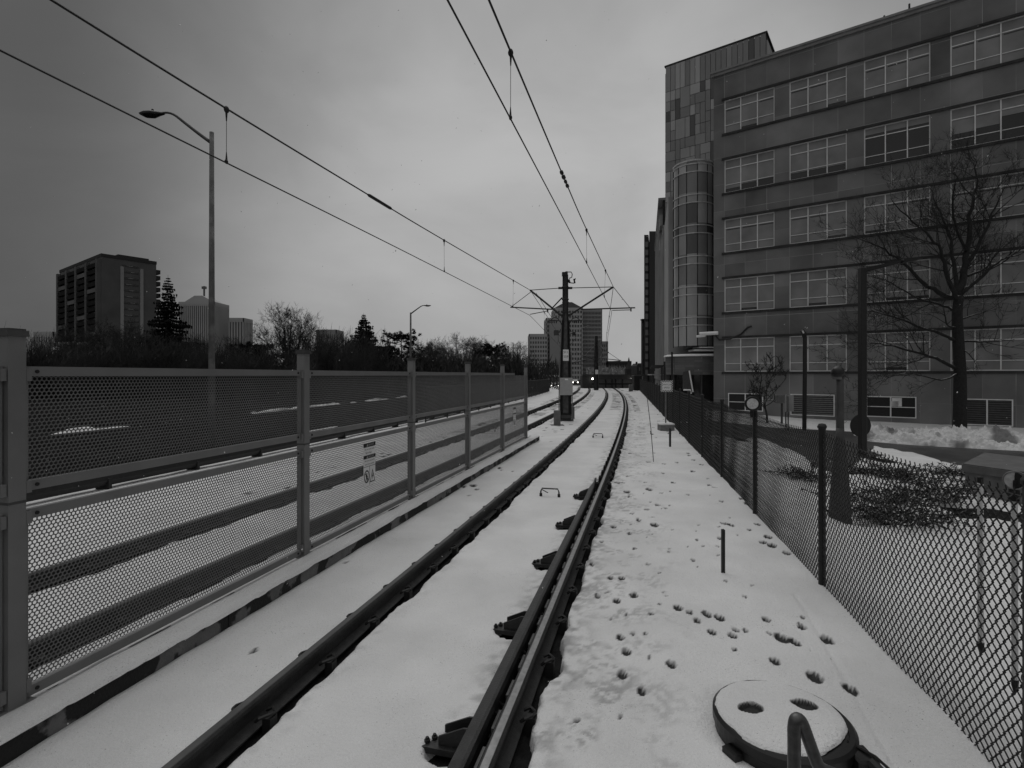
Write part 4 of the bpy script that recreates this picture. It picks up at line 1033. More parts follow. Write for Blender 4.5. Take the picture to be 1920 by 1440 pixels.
# ------------------------------------------------------------------ trees
def limb_tree(limbs, rnd, mb_big, mb_small, depth=3, twig_n=5, twig_len=1.1, tmin=.0035):
    """limbs: list of (points, r0, r1). Side shoots are grown along every limb."""
    def shoot(p, d, ln, r, lev):
        n = 4; pts = [p]; q = p.copy(); dd = d.copy()
        for i in range(n):
            dd = (dd+Vector((rnd.uniform(-.28,.28), rnd.uniform(-.28,.28), rnd.uniform(-.12,.26)))).normalized()
            q = q+dd*ln/n; pts.append(q)
        (mb_big if lev == 0 and r > .03 else mb_small).tube(pts, [r*(1-.75*i/n) for i in range(n+1)], 4 if lev < 1 else 3, False)
        if lev < depth:
            m = twig_n if lev == 0 else twig_n-1
            for i in range(m):
                f = rnd.uniform(.25, 1.0); k_ = min(n-1, int(f*n)); a = pts[k_].lerp(pts[k_+1], f*n-k_ if f < 1 else 1)
                base = (pts[k_+1]-pts[k_]).normalized()
                side = base.cross(Vector((rnd.gauss(0,1), rnd.gauss(0,1), rnd.gauss(0,1)))).normalized()
                d2 = (base*rnd.uniform(.5,1.0)+side*rnd.uniform(.5,1.0)+Vector((0,0,.12))).normalized()
                shoot(a, d2, ln*rnd.uniform(.42,.68), max(tmin, r*.5), lev+1)
    for pts, r0, r1 in limbs:
        pts = [Vector(p) for p in pts]; n = len(pts)
        sm = catmull(pts, 4); k = len(sm)
        jit = [Vector((0,0,0)) if i in (0,) else Vector((rnd.uniform(-1,1), rnd.uniform(-1,1), rnd.uniform(-1,1)))*min(.09, r0*.5) for i in range(k)]
        sm = [a+b for a, b in zip(sm, jit)]
        mb_big.tube(sm, [r0+(r1-r0)*i/(k-1) for i in range(k)], 8 if r0 > .1 else 6)
        tot_ = sum((b-a).length for a, b in zip(sm[:-1], sm[1:]))
        yield_n = int(tot_*twig_n*.62)
        for _ in range(yield_n):
            f = rnd.uniform(.22 if r0 < .2 else .45, 1.0); i = min(k-2, int(f*(k-1))); a = sm[i].lerp(sm[i+1], rnd.random())
            base = (sm[i+1]-sm[i]).normalized(); side = base.cross(Vector((rnd.gauss(0,1), rnd.gauss(0,1), rnd.gauss(0,1)))).normalized()
            d2 = (base*rnd.uniform(.3,1.0)+side*rnd.uniform(.5,1.0)+Vector((0,0,.15))).normalized()
            rr = (r0+(r1-r0)*f)
            shoot(a, d2, twig_len*rnd.uniform(.5,1.25)*(1.25-.55*f), min(.028, max(.007, rr*.5)), 0)

# the big bare tree in front of the office block
rt = random.Random(21); TY = 24.5
def tp(px, py, dy=0): return P(px, py, TY+dy)
bt = thing('bare_tree', 'big leafless tree with wide snowy limbs in front of the office block', 'tree', (P(1798,800,TY).x, TY, -.5))
trunk = [tp(1799,815), tp(1800,760), tp(1800,700), tp(1797,640), tp(1795,590), tp(1798,555)]
b1, b2, trm = MB(), MB(), MB()
trm.tube(catmull(trunk, 4), [.28-.10*i/20 for i in range(21)], 12)
trm.build('trunk', M['bark'], bt, True)
limbs = [([tp(1798,560), tp(1806,510,.2), tp(1814,450,.3), tp(1822,390,.3), tp(1832,340,.4), tp(1830,292,.5)], .16, .012),
 ([tp(1795,692), tp(1755,672,-.3), tp(1700,655,-.7), tp(1650,645,-1.0), tp(1598,642,-1.2)], .085, .010),
 ([tp(1796,640), tp(1752,622,-.4), tp(1690,600,-.9), tp(1640,583,-1.4), tp(1600,588,-1.6)], .08, .010),
 ([tp(1795,562), tp(1762,548,.2), tp(1722,522,.4), tp(1690,490,.8), tp(1645,462,1.0), tp(1592,440,1.2)], .12, .010),
 ([tp(1796,565), tp(1780,530,-.3), tp(1768,480,-.6), tp(1745,445,-.8), tp(1700,405,-1.0), tp(1668,370,-1.0)], .11, .010),
 ([tp(1797,558), tp(1790,510,.3), tp(1783,450,.6), tp(1762,400,.9), tp(1742,345,1.1)], .11, .010),
 ([tp(1799,555), tp(1840,520,-.3), tp(1880,488,-.5), tp(1935,468,-.7)], .10, .010),
 ([tp(1808,505,.2), tp(1840,450,.5), tp(1862,400,.7), tp(1885,345,.8)], .10, .010),
 ([tp(1797,600), tp(1830,590,.3), tp(1885,574,.8)], .045, .008),
 ([tp(1799,640), tp(1850,641,.4), tp(1915,634,.6)], .06, .008),
 ([tp(1797,700), tp(1765,712,-.4), tp(1700,700,-.9), tp(1650,715,-1.2), tp(1615,740,-1.3)], .045, .007),
 ([tp(1794,615), tp(1775,608,-.6), tp(1770,590,-.9), tp(1740,585,-1.3), tp(1690,592,-1.6)], .04, .008),
 ([tp(1800,650), tp(1822,670,-.5), tp(1835,695,-.8)], .03, .006),
 ([tp(1812,470,.2), tp(1790,420,-.6), tp(1786,370,-1.0), tp(1795,330,-1.2)], .07, .008),
 ([tp(1806,520,.1), tp(1850,500,1.0), tp(1890,440,1.5), tp(1930,420,1.8)], .07, .008),
 ([tp(1796,585), tp(1760,570,.8), tp(1710,555,1.3), tp(1660,525,1.6), tp(1615,515,1.8)], .07, .008)]
limb_tree(limbs, rt, b1, b2, 3, 4, 1.9, .0075)
b1.build('limb', M['bark'], bt, True); b2.build('twig', M['twig'], bt)

# generic trees
def make_bare(seed, h, spread, trunk_h, n_limb, tl, dep=2, tn=5, r0=.2, fat=1.0):
    rnd = random.Random(seed); A, B_ = MB(), MB(); L_ = []
    top = Vector((rnd.uniform(-.3,.3), rnd.uniform(-.3,.3), trunk_h))
    A.tube([Vector((0,0,-.6)), Vector((0,0,trunk_h*.5)), top], [r0*1.2, r0, r0*.85], 7)
    for i in range(n_limb):
        a_ = 2*PI*(i/n_limb)+rnd.uniform(-.4,.4); rr = spread*rnd.uniform(.35,1.0); zz_ = trunk_h+(h-trunk_h)*(1-.55*(rr/spread)**2)*rnd.uniform(.85,1.0)
        s_ = top+Vector((0,0,-rnd.uniform(0,.25)*trunk_h)); e_ = Vector((rr*math.cos(a_), rr*math.sin(a_), zz_))
        m1 = s_.lerp(e_, .35)+Vector((rnd.uniform(-.3,.3), rnd.uniform(-.3,.3), -.06*h)); m2 = s_.lerp(e_, .7)+Vector((rnd.uniform(-.4,.4), rnd.uniform(-.4,.4), .02*h))
        L_.append(([s_, m1, m2, e_], r0*.5*fat, .014*fat))
    limb_tree(L_, rnd, A, B_, dep, tn, tl, .016)
    return A, B_
def plant(name, parts, lab, cat, loc, group=None):
    r_ = thing(name, lab, cat, (0,0,0), group)
    for nm, mb_, m_ in parts: mb_.build(nm, m_, r_)
    r_.location = loc; return r_
def zb(Y): return -.6
def spruce(seed, h, rad, full=1.0):
    rnd = random.Random(seed); T, N = MB(), MB()
    T.tube([(0,0,-.5), (0,0,h*.5), (0,0,h)], [.028*h*.6, .012*h, .01], 7)
    z = h*.04; wh = 0
    while z < h*.985:
        f = z/h; rr = rad*(1-f)**1.02*(.60+.62*rnd.random())+.05; nb = 11 if f < .8 else 6; qs = min(1.0, .25+rr/1.3)
        for i in range(nb):
            if rnd.random() < .10: continue
            a_ = 2*PI*(i/nb)+wh*.7+rnd.uniform(-.25,.25); ln = rr*rnd.uniform(.6,1.12)
            d_ = Vector((math.cos(a_), math.sin(a_), 0)); p0 = Vector((0,0,z))
            k = max(3, int(ln/.28)); 
            for j in range(1, k+1):
                u_ = j/k; c_ = p0+d_*ln*u_+Vector((0,0,-.30*ln*u_+.16*ln*u_**3))
                sd_ = d_.cross(UP)*(.34*ln*(1-.6*u_)*.55+.10); dr = Vector((0,0,-.10-.14*ln*(1-u_*.5)*.6))
                nn = 5
                for q in range(nn):
                    v_ = (q/(nn-1))*2-1; tip = c_+(sd_*v_*rnd.uniform(.7,1.2)+d_*.20*rnd.uniform(.2,1.2))*qs+dr*rnd.uniform(.3,1.1)*qs
                    w_ = (d_.cross(UP)*.10+Vector((0,0,.08)))*qs; N.add([c_-w_, c_+w_, tip+w_*.35, tip-w_*.35], [(0,1,2,3)])
                    hg = tip.lerp(c_,.4); N.add([hg-d_*.09, hg+d_*.09, hg+Vector((rnd.gauss(0,.05), rnd.gauss(0,.05), -rnd.uniform(.12,.42)*qs))], [(0,1,2)])
        z += max(.16, .032*h*(1.1-f*.5)); wh += 1
    return T, N
def pine(seed, h, rad):
    rnd = random.Random(seed); T, N = MB(), MB()
    T.tube([(0,0,-.5), (.1,0,h*.5), (0,.1,h*.92)], [.16, .12, .04], 7)
    for i in range(80):
        f = .08+.89*rnd.random(); a_ = rnd.uniform(0, 2*PI); env = rad*(math.sin(PI*min(1, f*.82+.12))**.7)
        ln = env*rnd.uniform(.5,1.1); p0 = Vector((0,0,h*f*.92)); e_ = p0+Vector((ln*math.cos(a_), ln*math.sin(a_), ln*rnd.uniform(.05,.55)))
        T.tube([p0, p0.lerp(e_,.5)+Vector((0,0,-.05)), e_], [.05,.03,.012], 4, False)
        for t_ in range(13):
            c_ = p0.lerp(e_, rnd.uniform(.35,1.05))+Vector((rnd.gauss(0,.22), rnd.gauss(0,.22), rnd.gauss(.05,.18)))
            for q in range(22):
                v_ = Vector((rnd.gauss(0,1), rnd.gauss(0,1), rnd.gauss(.35,.8))).normalized(); l_ = rnd.uniform(.22,.5); sd_ = v_.cross(Vector((rnd.gauss(0,1), rnd.gauss(0,1), rnd.gauss(0,1)))).normalized()*.05
                N.add([c_-sd_, c_+sd_, c_+v_*l_], [(0,1,2)])
    return T, N
M['needle'] = snow_capped(M['needle'], .5, 1.02, 1.2, 1.3)
def at(px, Y, z=-.6): return Vector(((px-960)/F*Y, Y, z))
def hgt(py, Y): return H+(HZ-py)/F*Y+.6
T, N = spruce(31, hgt(515,70), 6.0); plant('spruce_tree', [('trunk',T,M['bark']),('crown',N,M['needle'])], 'tall pointed spruce standing right of the balconied apartment tower', 'tree', at(315,70))
T, N = spruce(37, hgt(586,85), 7.6); plant('spruce_tree', [('trunk',T,M['bark']),('crown',N,M['needle'])], 'broader dark spruce between the two tall street lamps', 'tree', at(682,85))
T, N = pine(41, hgt(620,90), 5.4); plant('pine_tree', [('trunk',T,M['bark']),('crown',N,M['needle'])], 'bushy dark pine just left of the slim street lamp pole', 'tree', at(752,90))
T, N = pine(43, hgt(645,92), 4.0); plant('pine_tree', [('trunk',T,M['bark']),('crown',N,M['needle'])], 'shorter dark pine squeezed between the broad spruce and the bushy pine', 'tree', at(716,92))
T, N = pine(47, hgt(640,112), 4.4); plant('pine_tree', [('trunk',T,M['bark']),('crown',N,M['needle'])], 'dark pine among bare trees, left of the mast', 'tree', at(922,112))
T, N = pine(53, hgt(640,72), 3.4); plant('pine_tree', [('trunk',T,M['bark']),('crown',N,M['needle'])], 'low dark pine left of the round leafless tree', 'tree', at(480,72))
for k, (px_, py_, Y, spx, lab, sd_) in enumerate((
    (542,574,72,58,'rounded leafless tree rising above the second fence post',61),
    (628,628,80,50,'smaller leafless tree in front of the far low block',62),
    (868,627,115,62,'wide leafless tree right of the slim street lamp',63),
    (826,636,110,40,'leafless tree touching the bushy pine on its right',64),
    (964,638,120,34,'pale leafless tree beside the white grid complex',65))):
    h_ = hgt(py_, Y); sp_ = spx*Y/F
    A, B_ = make_bare(sd_, h_, sp_, h_*.28, 13, h_*.17, 2, 5, .16+.008*h_, 1.0)
    plant('leafless_tree', [('trunk',A,M['twigf']),('twigs',B_,M['twigf'])], lab, 'tree', at(px_, Y))
extra_px = [(150,612,66,.9,'spreading leafless tree in front of the balconied apartment tower, left one'),(222,600,64,1.0,'spreading leafless tree before the brick face of the apartment tower'),(262,618,68,.8,'leafless tree touching the left side of the tall spruce'),
    (372,628,70,.8,'leafless tree before the ribbed tower, left of the tall lamp pole'),(446,632,74,.75,'leafless tree before the arched ribbed block'),(585,618,78,.9,'leafless tree just right of the second fence post'),(655,640,84,.75,'leafless tree left of the broader spruce'),(795,640,108,.9,'leafless tree right behind the slim street lamp'),(900,632,118,1.0,'leafless tree behind the dark pine near the mast')]
A_t = [make_bare(201, 10.0, 3.6, 2.2, 13, 1.7, 2, 5, .16), make_bare(202, 10.0, 4.2, 2.6, 14, 1.8, 2, 5, .17)]
pr = []
for k, (px_, py_, Y, s_, lab) in enumerate(extra_px):
    sc_h = hgt(py_, Y)/10.0
    if k < 2: o = plant('leafless_tree', [('trunk',A_t[k][0],M['twigf']),('twigs',A_t[k][1],M['twigf'])], lab, 'tree', at(px_, Y)); pr.append(o)
    else: o = dup(pr[k % 2], at(px_, Y), 1.3*k, lab)
    o.scale = (s_*sc_h*1.05, s_*sc_h*1.05, sc_h)
# dense bare bushes along the tree line
bushes = []
for sd_ in (71, 72, 73):
    rnd = random.Random(sd_); B_ = MB()
    for i in range(120):
        a_ = rnd.uniform(0, 2*PI); r_ = rnd.random()**.6*1.6; p0 = Vector((r_*.5*math.cos(a_), r_*.5*math.sin(a_), -.4)); tip = Vector((r_*1.5*math.cos(a_), r_*1.5*math.sin(a_), rnd.uniform(2.6,5.0)*(1-.12*r_)))
        m_ = p0.lerp(tip,.5)+Vector((rnd.gauss(0,.15), rnd.gauss(0,.15), .2)); pts = [p0, m_, tip]; B_.tube(pts, [.03,.022,.008], 3, False)
        for j in range(11):
            f = rnd.uniform(.25,1); c_ = (p0.lerp(m_, f*2) if f < .5 else m_.lerp(tip, f*2-1)); d_ = Vector((rnd.gauss(0,.5), rnd.gauss(0,.5), rnd.uniform(.3,1))).normalized()*rnd.uniform(.5,1.3)
            B_.tube([c_, c_+d_*.5+Vector((rnd.gauss(0,.05),0,0)), c_+d_], [.014,.010,.005], 3, False)
    bushes.append(B_)
rb = random.Random(81); first = [None]*3
bl = []
for i in range(34):
    px_ = 48+i*28+rb.uniform(-8,8); Y = rb.uniform(56,66) if px_ < 700 else rb.uniform(85,100)
    bl.append((px_, Y, rb.uniform(.75,1.1)*(1.0 if px_ < 700 else 1.15)))
for i, (px_, Y, s_) in enumerate(bl):
    k = i % 3; loc = at(px_, Y, -.7)
    if first[k] is None:
        first[k] = plant('bare_bush', [('twigs', bushes[k], M['twigf'])], 'dense leafless bush in the dark thicket along the far side of the street', 'bush', loc, 'leafless bushes of the roadside thicket')
        o = first[k]
    else: o = dup(first[k], loc, rb.uniform(0, 6))
    o.location = loc; o.scale = (s_*1.35, s_*1.35, s_*(1.5+.25*math.sin(px_*.021)) if px_ < 700 else s_*1.35)
# far wood behind, reads as one dark mass
mb = MB(); rw = random.Random(91)
for i in range(22000):
    Y = rw.uniform(74, 128); px_ = rw.uniform(20, 1060); x = (px_-960)/F*Y
    top_ = (3.9 if px_ < 520 else 3.5)+1.9*pnoise(Vector((x*.09, Y*.05, 3)))+1.0*pnoise(Vector((x*.4, Y*.2, 9)))
    z = -.7+(top_+.7)*rw.random()**.8; d_ = Vector((rw.gauss(0,.35), rw.gauss(0,.35), rw.uniform(.5,1.4))); s_ = d_.cross(Vector((rw.gauss(0,1), rw.gauss(0,1), .2))).normalized()*rw.uniform(.03,.16)
    p_ = Vector((x, Y, z)); mb.add([p_-s_, p_+s_, p_+d_], [(0,1,2)])
tag(mb.build('thicket', M['twigf']), 'dark tangled thicket filling the tree line across the street', 'thicket', kind='stuff')
# small bare sapling by the basement window
A, B_ = make_bare(83, 3.6, 1.0, 1.1, 7, .7, 2, 4, .05, .8)
plant('sapling', [('trunk',A,M['twig']),('twigs',B_,M['twig'])], 'thin leafless sapling against the office wall beside the louvred vent', 'tree', at(1438, 25, -.45))

# low junipers in the snow behind the chain-link fence
M['shrub'] = snow_capped(M['shrub'], .65, .72, .95, 4)
for k, (px_, py_, w_, lab) in enumerate(((1512,898,.55,'low dark juniper left of the flared bollard'),(1636,888,.75,'low juniper patch just behind the flared bollard'),(1700,900,.8,'low juniper spreading across the snow below the drive'),
    (1660,940,.7,'snow-dusted juniper in the middle of the bed'),(1720,935,.75,'juniper clump nearer the grey vault'),(1690,975,.8,'nearest low juniper, in front of the others'),(1625,965,.5,'small juniper right of the foot of the flared bollard'),(1790,890,.6,'juniper beside the left end of the grey vault'),(1765,925,.45,'little juniper in front of the grey vault corner'))):
    p_ = G(px_, py_); rnd = random.Random(100+k); mb = MB(); st_m = MB()
    for i in range(int(34*w_)+9):
        a_ = rnd.uniform(0, 2*PI); ln = w_*rnd.uniform(.35,1.15); d_ = Vector((math.cos(a_), math.sin(a_)*.9, rnd.uniform(.03,.38))); o_ = Vector((rnd.gauss(0,.22*w_), rnd.gauss(0,.22*w_), .02))
        e_ = o_+d_*ln; st_m.tube([o_, o_.lerp(e_,.5)+Vector((0,0,.05)), e_], [.012,.009,.004], 3, False)
        for j in range(60):
            f = rnd.uniform(.3,1.05); c_ = o_.lerp(e_, f)+Vector((rnd.gauss(0,.03), rnd.gauss(0,.03), rnd.gauss(.02,.02))); v_ = (d_.normalized()*.7+Vector((rnd.gauss(0,.6), rnd.gauss(0,.6), rnd.gauss(.1,.4)))).normalized()*rnd.uniform(.03,.075); sd_ = v_.cross(Vector((rnd.gauss(0,1), rnd.gauss(0,1), 1))).normalized()*rnd.uniform(.005,.012)
            mb.add([c_-sd_, c_+sd_, c_+v_+sd_*.4, c_+v_-sd_*.4], [(0,1,2,3)])
    plant('juniper', [('stems',st_m,M['twig']),('foliage',mb,M['shrub'])], lab, 'shrub', p_+Vector((0,0,-.02)), 'low junipers behind the fence')

# ------------------------------------------------------------------ things on the snow beside the near track
def stake(px, py, top, r_, lab):
    p_ = G(px, py); mb = MB(); h_ = (py-top)/F*p_.y; lean = Vector((.01, 0, 0))
    mb.obox((p_.x, p_.y), (1,.2), r_, (-.2,1), r_*.55, -.15, h_)
    mb.obox((p_.x+r_*.8, p_.y-r_*.4), (1,.2), r_*.3, (-.2,1), r_*1.1, -.15, h_-.004)
    tag(mb.build('steel_stake', M['dgrey']), lab, 'stake', 'steel stakes in the snow')
stake(1355, 1075, 992, .014, 'nearer dark steel stake standing upright in open snow left of the chain-link fence')
stake(1256, 838, 803, .022, 'farther short stake in front of the concrete block of the checkered sign')
p_ = G(1226, 866); top = P(1213, 742, p_.y-.05)
wm = thing('whip_marker', 'thin leaning whip marker rod standing in the snow before the checkered sign', 'marker rod', p_)
mb = MB(); mb.tube([p_+Vector((0,0,-.1)), p_.lerp(top,.5)+Vector((.012,0,0)), top], [.009,.0085,.007], 6); mb.build('rod', M['dgrey'], wm)
mb = MB(); a_ = p_.lerp(top,.42); b_ = p_.lerp(top,.47); mb.tube([a_, b_], .012, 6); mb.build('grip_sleeve', M['blackpost'], wm)
# checkered switch sign on a concrete block
p_ = G(1250, 808); SY = p_.y
ss_ = thing('switch_sign', 'small checkered-border sign on a post rising from a snow-topped concrete block', 'sign', p_)
bx = P(1250, 803, SY).x
mb = MB(); mb.bbox(bx-.25, bx+.27, SY-.1, SY+.35, -.1, .22, .02); mb.build('concrete_block', M['conc2'], ss_)
mb = MB(); mb.bbox(bx-.26, bx+.275, SY-.11, SY+.36, .222, .285, .03); mb.build('snow_cap', M['snow_plain'], ss_)
mb = MB(); mb.tube([(bx,SY+.12,.25), (bx,SY+.12,P(0,712,SY).z)], .026, 8); mb.build('post', M['galv'], ss_)
x0, x1 = P(1240,0,SY).x, P(1262.5,0,SY).x; z0, z1 = P(0,735,SY).z, P(0,713.5,SY).z
mb = MB(); mb.box(x0, x1, SY+.085, SY+.092, z0, z1); pl = mb.build('plate', M['white'], ss_)
mb = MB(); nx_ = 14; nz2 = 13; cw_ = (x1-x0)/nx_; ch_ = (z1-z0)/nz2
for i in range(nx_):
    for j in range(nz2):
        if (i < 2 or i >= nx_-2 or j < 2 or j >= nz2-2) and (i+j) % 2 == 0:
            mb.add([(x0+cw_*i,SY+.0836,z0+ch_*j),(x0+cw_*(i+1),SY+.0836,z0+ch_*j),(x0+cw_*(i+1),SY+.0836,z0+ch_*(j+1)),(x0+cw_*i,SY+.0836,z0+ch_*(j+1))], [(0,1,2,3)])
mb.build('checkered_border', M['ink'], pl)
text_mb('SWITCH', .082, ((x0+x1)/2, SY+.0836, z0+(z1-z0)*.63), (1,0,0), UP, M['ink'], pl, 'lettering'); text_mb('SPEED', .082, ((x0+x1)/2, SY+.0836, z0+(z1-z0)*.37), (1,0,0), UP, M['ink'], pl, 'lettering')
# round chamber with snow on its lid
lidz = .105
c_ = Vector(((1466-960)/F*(H-lidz)/(1340-HZ)*F, (H-lidz)/(1340-HZ)*F, 0))
mh = thing('chamber', 'round black access chamber with a snow-covered lid and two melted holes', 'manhole', c_)
CR_ = .36
mb = MB(); mb.lathe(c_, [(CR_-.01,-.14),(CR_,-.10),(CR_,.03),(CR_+.012,.04),(CR_+.012,.085),(CR_-.004,.10),(CR_-.03,.10),(CR_-.035,.088),(.02,.088)], 56)
for a_ in (205, 325, 80): 
    e_ = Vector((math.cos(R(a_)), math.sin(R(a_)), 0)); t__ = Vector((-e_.y, e_.x, 0)); q = c_+e_*(CR_+.02); mb.obox((q.x,q.y), e_[:2], .035, t__[:2], .045, -.05, .02)
mb.build('ring', M['hood'], mh, False)
# snow lid: disc grid with two holes
nr, na = 46, 120
rr_, aa_ = np.meshgrid(np.linspace(0, 1, nr), np.linspace(0, 2*PI, na))
edge_n = fbm(np.cos(aa_)*3+9, np.sin(aa_)*3+9, 131, 4)-.5
RL = (CR_-.004)*(1+.035*edge_n*2) - .055*np.clip(np.cos(aa_-R(-55)), 0, 1)**3*(1+edge_n)
lx_ = c_.x+rr_*RL*np.cos(aa_); ly_ = c_.y+rr_*RL*np.sin(aa_)
lz_ = .095+.042*np.sqrt(np.clip(1-rr_**2.6, 0, 1))+.012*(fbm(lx_*6, ly_*6, 135, 3)-.5)
dl = np.zeros_like(lz_)
for hx, hy in ((1406,1325),(1508,1319)):
    Yh = (H-.135)/(hy-HZ)*F; Xh = (hx-960)/F*Yh; d = np.hypot((lx_-Xh)/1.0, (ly_-Yh)/.72)/.062+.9*(fbm(lx_*13, ly_*13, 137, 2)-.5)
    hm = 1-ss(.75, 1.15, d); lz_ -= .03*hm; dl = np.maximum(dl, 1-ss(1.0,1.22,d))
o = grid_mesh('snow_lid', lx_, ly_, lz_, ms, dl); o.parent = mh; o.data.transform(__import__('mathutils').Matrix.Translation(-c_))
mb = MB(); q = c_+Vector((CR_*.78,-CR_*.72,0)); mb.bbox(q.x-.06,q.x+.05,q.y-.09,q.y+.05,-.05,.085,.012); mb.tube([q+Vector((.0,-.07,.075)), q+Vector((.07,-.2,.01))], .03, 8); mb.tube([q+Vector((-.03,.06,.09)), q+Vector((.03,-.07,.10)), q+Vector((.10,-.2,.05))], .008, 5); mb.build('hinge_block', M['hood'], mh)
# bent steel pipe in the bottom corner, nearest of all
bp_ = thing('bent_pipe', 'bent grey steel tube standing in the snow in front of the round chamber', 'pipe', P(1489,1440,1.78)+Vector((0,0,-.3)))
pts = [P(1489,1640,1.74), P(1489,1500,1.74), P(1489,1400,1.74), P(1489,1365,1.74), P(1493,1349,1.74), P(1503,1354,1.745), P(1516,1388,1.75), P(1527,1418,1.75), P(1535,1436,1.75), P(1551,1447,1.75), P(1600,1465,1.75), P(1700,1508,1.75)]
mb = MB(); mb.tube(catmull(pts, 5), .020, 14); mb.build('tube', mat('bare_tube_steel', .10, .42, .5, nscale=40, namt=.35), bp_, True)

# things at and behind the chain-link fence
def rod_marker(px, pyb, pyt, Y, lab, disc):
    b_ = P(px+1, pyb, Y); t__ = P(px, pyt, Y); r_ = thing('marker_post', lab, 'marker post', Vector((b_.x, b_.y, 0)))
    mb = MB(); mb.tube([b_, t__], .0135, 10); mb.build('tube', M['white'], r_)
    mb = MB(); mb.tube([b_+UP*.004, b_-UP*.03, b_-UP*.075], [.016,.014,.002], 8); mb.build('dark_tip', M['ink'], r_)
    mb = MB(); mb.tube([b_.lerp(t__,.35)+Vector((-.02,-.012,0)), b_.lerp(t__,.35)+Vector((.0,-.018,.004)), b_.lerp(t__,.35)+Vector((.02,-.012,0))], .003, 4); mb.build('wire_tie', M['ink'], r_)
    if disc:
        mb = MB(); mb.lathe(t__, [(.02,-.03),(.024,0),(.022,.03)], 10); mb.build('collar', M['ink'], r_)
        c2 = t__+Vector((-.005,-.01,.075)); n_ = Vector((-c2.x, -c2.y, 0)).normalized(); u_ = Vector((-n_.y, n_.x, 0))
        mb = MB(); k = 28; ring = [c2+u_*.046*math.cos(2*PI*i/k)+UP*.046*math.sin(2*PI*i/k) for i in range(k)]; mb.prism(ring, n_*-.012); d_ = mb.build('reflector', M['lens'], r_)
        mb = MB(); ring = [c2+n_*.002+u_*.034*math.cos(2*PI*i/k)*(1 if math.cos(2*PI*i/k) < 0 else .1)*-1+UP*.040*math.sin(2*PI*i/k) for i in range(k)]; mb.add(ring, [tuple(range(k))]); mb.build('dark_half', M['ink'], d_)
        mb = MB(); mb.tube([c2+u_*.0455*math.cos(2*PI*i/k)+UP*.0455*math.sin(2*PI*i/k)+n_*.002 for i in range(k+1)], .004, 6); mb.build('rim', M['galv'], d_)
        mb = MB(); mb.tube([t__, c2], .010, 6); mb.build('bracket', M['ink'], r_)
    else:
        mb = MB(); mb.lathe(t__, [(.0125,-.004),(.014,0),(.014,.03),(.008,.036)], 10); mb.build('cap', M['ink'], r_)
rod_marker(1838, 1205, 905, 2.93, 'slim pale marker tube with a black cap tied behind the nearest fence mesh', False)
rod_marker(1902, 1275, 928, 2.68, 'pale marker tube carrying a round half-dark reflector, rightmost by the fence', True)
rl = thing('round_lamp', 'round pale lens lamp in a dark hood on top of a chain-link post', 'lamp', P(1412,757,7.7)); c2 = P(1411,757,7.75)
n_ = Vector((-.35,-1,0)).normalized(); u_ = Vector((-n_.y, n_.x, 0)); k = 24
mb = MB(); mb.prism([c2+u_*.078*math.cos(2*PI*i/k)+UP*.078*math.sin(2*PI*i/k)+n_*.004 for i in range(k)], n_*-.01); mb.build('lens', M['lens'], rl)
mb = MB(); o1 = [c2+u_*.098*math.cos(2*PI*i/k)+UP*.098*math.sin(2*PI*i/k) for i in range(k)]; mb.prism([p-n_*.012 for p in o1], n_*-.12); mb.tube(o1+[o1[0]], .012, 6); mb.tube([c2-n_*.05+UP*-.09, c2-n_*.05+UP*-.2], .03, 8); mb.build('hood', M['hood'], rl)
# flared bollard light
p_ = G(1575, 972); Yb = p_.y; zt_ = P(0, 735, Yb).z
bo = thing('bollard_light', 'slender post light with a wide flared base just behind the chain-link fence', 'bollard', p_)
mb = MB(); mb.lathe(p_, [(.155,-.1),(.15,.0),(.115,.55),(.085,.95),(.06,1.15),(.052,1.3)], 18); mb.build('flared_base', M['dgrey'], bo, True)
mb = MB(); mb.lathe(p_, [(.052,1.3),(.048,zt_-.0),(.048,P(0,700,Yb).z)], 16); mb.build('post', M['galvd'], bo, True)
h0 = P(1571, 697, Yb); mb = MB(); mb.lathe((h0.x, Yb, h0.z), [(.085,-.07),(.09,-.02),(.082,.03),(.05,.07),(.01,.085)], 16); mb.build('hood', M['hood'], bo, True)
mb = MB(); mb.lathe((h0.x-.01, Yb, h0.z), [(.06,-.11),(.065,-.07)], 14); mb.build('lens', M['grey'], bo)
# square lamp post with a flat arm
Yl = 15.0; b_ = P(1617, 868, Yl); lp = thing('lamp_post', 'tall dark square lamp post with a flat side arm in front of the office block', 'lamp post', Vector((b_.x, Yl, -.45)))
zt_ = P(0, 502, Yl).z
mb = MB(); mb.bbox(b_.x-.082, b_.x+.082, Yl-.082, Yl+.082, -.5, zt_, .01); mb.build('post', M['hood'], lp)
a0 = P(1618, 506, Yl); a1 = P(1690, 490, Yl-.6)
mb = MB(); mb.prism([a0+Vector((0,0,-.09)), a1+Vector((0,0,-.03)), a1+Vector((0,0,.04)), a0+Vector((0,0,.05))], (.03,.12,0)); mb.build('arm', M['hood'], lp)
mb = MB(); a2 = P(1725, 484, Yl-.9); mb.prism([a1+Vector((0,-.1,-.05)), a2+Vector((0,-.1,-.03)), a2+Vector((0,-.1,.03)), a1+Vector((0,-.1,.05))], (.05,.3,0)); mb.build('lamp_head', M['hood'], lp)
Yd = 15.6; c2 = P(1614, 798, Yd); ds = thing('round_sign', 'dark round disc sign seen from behind at the foot of the square lamp post', 'sign', Vector((c2.x, Yd, -.45)))
mb = MB(); k = 30; mb.prism([c2+Vector((.30*math.cos(2*PI*i/k), 0, .33*math.sin(2*PI*i/k))) for i in range(k)], (0,.03,0)); mb.build('disc', M['ink'], ds)
